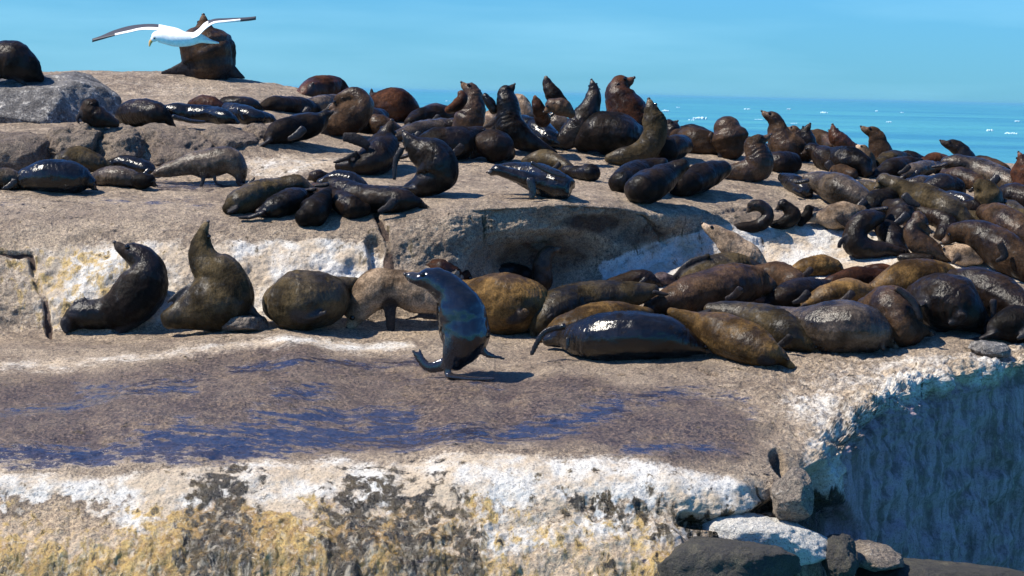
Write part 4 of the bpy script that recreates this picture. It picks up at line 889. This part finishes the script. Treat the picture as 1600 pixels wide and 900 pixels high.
S('dark', 'dark brown seal in mid pile between the huge brown one and the golden hump', [(1198,472,8),(1225,460,17),(1256,452,18),(1288,446,10)], None)
S('red', 'little rust-red back showing between the huge brown seal and the olive one', [(1152,472,6),(1175,466,11),(1200,471,8)], None)
S('gold', 'golden hump with a bright upper edge in the heart of the pile', [(1258,474,8),(1290,460,15),(1325,452,17),(1354,456,12)], None)
S('grey', 'broad grey-lit wet seal lying at the front of the pile with one flipper down', [(1212,486,9),(1248,500,22),(1290,506,33),(1332,506,34),(1362,513,28),(1382,526,12)], None, [('s',[(1368,520,14),(1378,536,10),(1380,548,7)])])
S('red', 'dark maroon back behind the golden hump', [(1292,442,8),(1330,432,14),(1368,432,13),(1386,430,7)], None)
S('red', 'small maroon hump on the white slab edge behind the pile', [(1352,420,5),(1376,419,8),(1398,422,5)], None)
S('brown', 'brown hunched seal with its back turned, casting a shadow to the right', [(1352,478,14),(1384,474,30),(1402,494,34),(1412,512,24),(1440,516,9)], None, [('s',[(1400,450,12),(1425,470,15),(1438,498,10)])])
S('gold', 'broad brown seal with smooth gold-brown shoulders behind the hunched one', [(1362,452,10),(1402,436,24),(1442,430,27),(1476,432,20),(1494,440,9)], None)
S('dark', 'very large dark seal with rippled wet flank, right of the hunched one', [(1442,462,24),(1472,464,40),(1500,476,36),(1530,500,16)], None, fold=(.3,.95,.005))
S('dark', 'dark seal standing on its front flippers at the right end of the pile', [(1492,436,16),(1526,444,28),(1560,460,30),(1586,476,26),(1606,492,20)], None, [('s',[(1552,470,14),(1552,490,11),(1545,514,7)])])
S('black', 'black shiny seal lying at the right edge of the lower pile', [(1552,512,14),(1578,504,24),(1606,504,24),(1625,508,14)], None)
finish()

# ------------------------------------------------------------------ the gull
def gm(name, c, r=.6):
    m, t, b = mat(name); n = N(t); p = n.tc('Object')
    t.links.new(n.mix(n.mr(n.noise(p, 40, 3), .35, .65), tuple(x * .85 for x in c), c), b.inputs['Base Color']); b.inputs['Roughness'].default_value = r
    return m
GW = gm('gull_white_feathers', (.86, .86, .85)); GB = gm('gull_dark_feathers', (.045, .045, .055)); GBILL = gm('gull_bill', (.75, .42, .12), .35)
GD_ = 20.0
def lo(pts, par=None, nm='body', m=GW, flat=1.0, d=GD_, K=18, ref=YV):
    q = catmull([[*a[:3], a[3] if len(a) > 3 else 0] for a in pts], 6)
    pp = P(q[:, 0], q[:, 1], d + q[:, 3]); r = np.maximum(q[:, 2], .4) / F * d
    return pp, r
pp, r = lo([(240,61,5),(245,57,8.5),(257,58,10.5),(275,61,12),(295,61,11),(312,60,7.5),(326,64,4),(338,67,1.4)])
v, f_ = loft(pp, r * .95, r, YV, 20); gb = P(275, 60, GD_)
gull = link('kelp_gull', new_mesh('gull_body', v - gb, f_), GW, loc=Vector(gb))
tag(gull, 'white gull with black wings spread, gliding left in front of the big bull', 'gull')
pp, r = lo([(238,62,3),(235,66,2.6),(233.5,72,1.2)]); v, f_ = loft(pp, r * .7, r, YV, 12); link('bill', new_mesh('bill', v - gb, f_), GBILL, gull)
pp, r = lo([(318,62,4),(330,64,5),(341,67,4.5)]); v, f_ = loft(pp, r * 1.5, r * .3, YV, 12); link('tail', new_mesh('tail', v - gb, f_), GW, gull)
ve, fe = ico(2); e = link('eye', EYE_ME, None, gull, Vector(P(241, 60, GD_ - .035) - gb)); e.scale = (.006,) * 3
def wing(secs, sweep=0):
    """secs: (x, y_front, y_change, y_rear, chord depth): a cambered wing, dark above, white along the rear edge"""
    secs = np.array(secs, float)
    cc = catmull(secs, 5); v = []; K = 12; n_ = len(cc)
    for x, yf, yc, yr, ch in cc:
        for side in (1, -1):
            for k in range(K):
                t = k / (K - 1); tt = t if side > 0 else 1 - t
                y = np.interp(tt, [0, .6, 1], [yf, yc, yr]); d = GD_ + ch * (.55 - tt) + sweep * min(1, .35 + abs(x - 290) / 100)
                th = .011 * math.sin(math.pi * min(max(tt, .02), .98)) ** .6 + .001
                q = P(x, y, d); q = q + np.array([0, 0, th * side]); v.append(q - gb)
    v = np.array(v); KK = 2 * K; idx = np.arange(n_ * KK).reshape(n_, KK); nx = np.roll(idx, -1, 1)
    fs = np.stack([idx[:-1], nx[:-1], nx[1:], idx[1:]], -1).reshape(-1, 4).tolist() + [list(idx[0][::-1]), list(idx[-1])]
    me_ = new_mesh('wing', v, fs); me_.materials.append(GW); me_.materials.append(GB)
    mi = []
    for i in range(n_ - 1):
        for k in range(KK):
            top = k < K; tt = (k / (K - 1)) if top else 1 - (k - K) / (K - 1)
            frac = i / (n_ - 1)
            mi.append(1 if (frac > .34 and (tt < .8 or frac > .72)) else 0)
    mi += [0, 1]
    me_.polygons.foreach_set('material_index', mi); me_.update()
    return link('wing', me_, None, gull)
wing([(292,52,55,58,.20),(278,45,49,55,.22),(262,41.5,45,51,.23),(244,38.5,42,47,.22),(222,38.5,43,46.5,.20),(200,41.5,48,51,.17),(175,49,54.5,56,.12),(158,57,59.5,60,.07),(144,63,63.3,63.6,.03)], .32)
wing([(300,54,56,60,.20),(310,46,50,56,.21),(320,36,41,46,.22),(334,30.5,34,37,.2),(352,29.5,32.5,34.5,.17),(372,29,31.3,32.2,.12),(388,28.5,30,30.4,.07),(400,28,28.3,28.6,.03)])
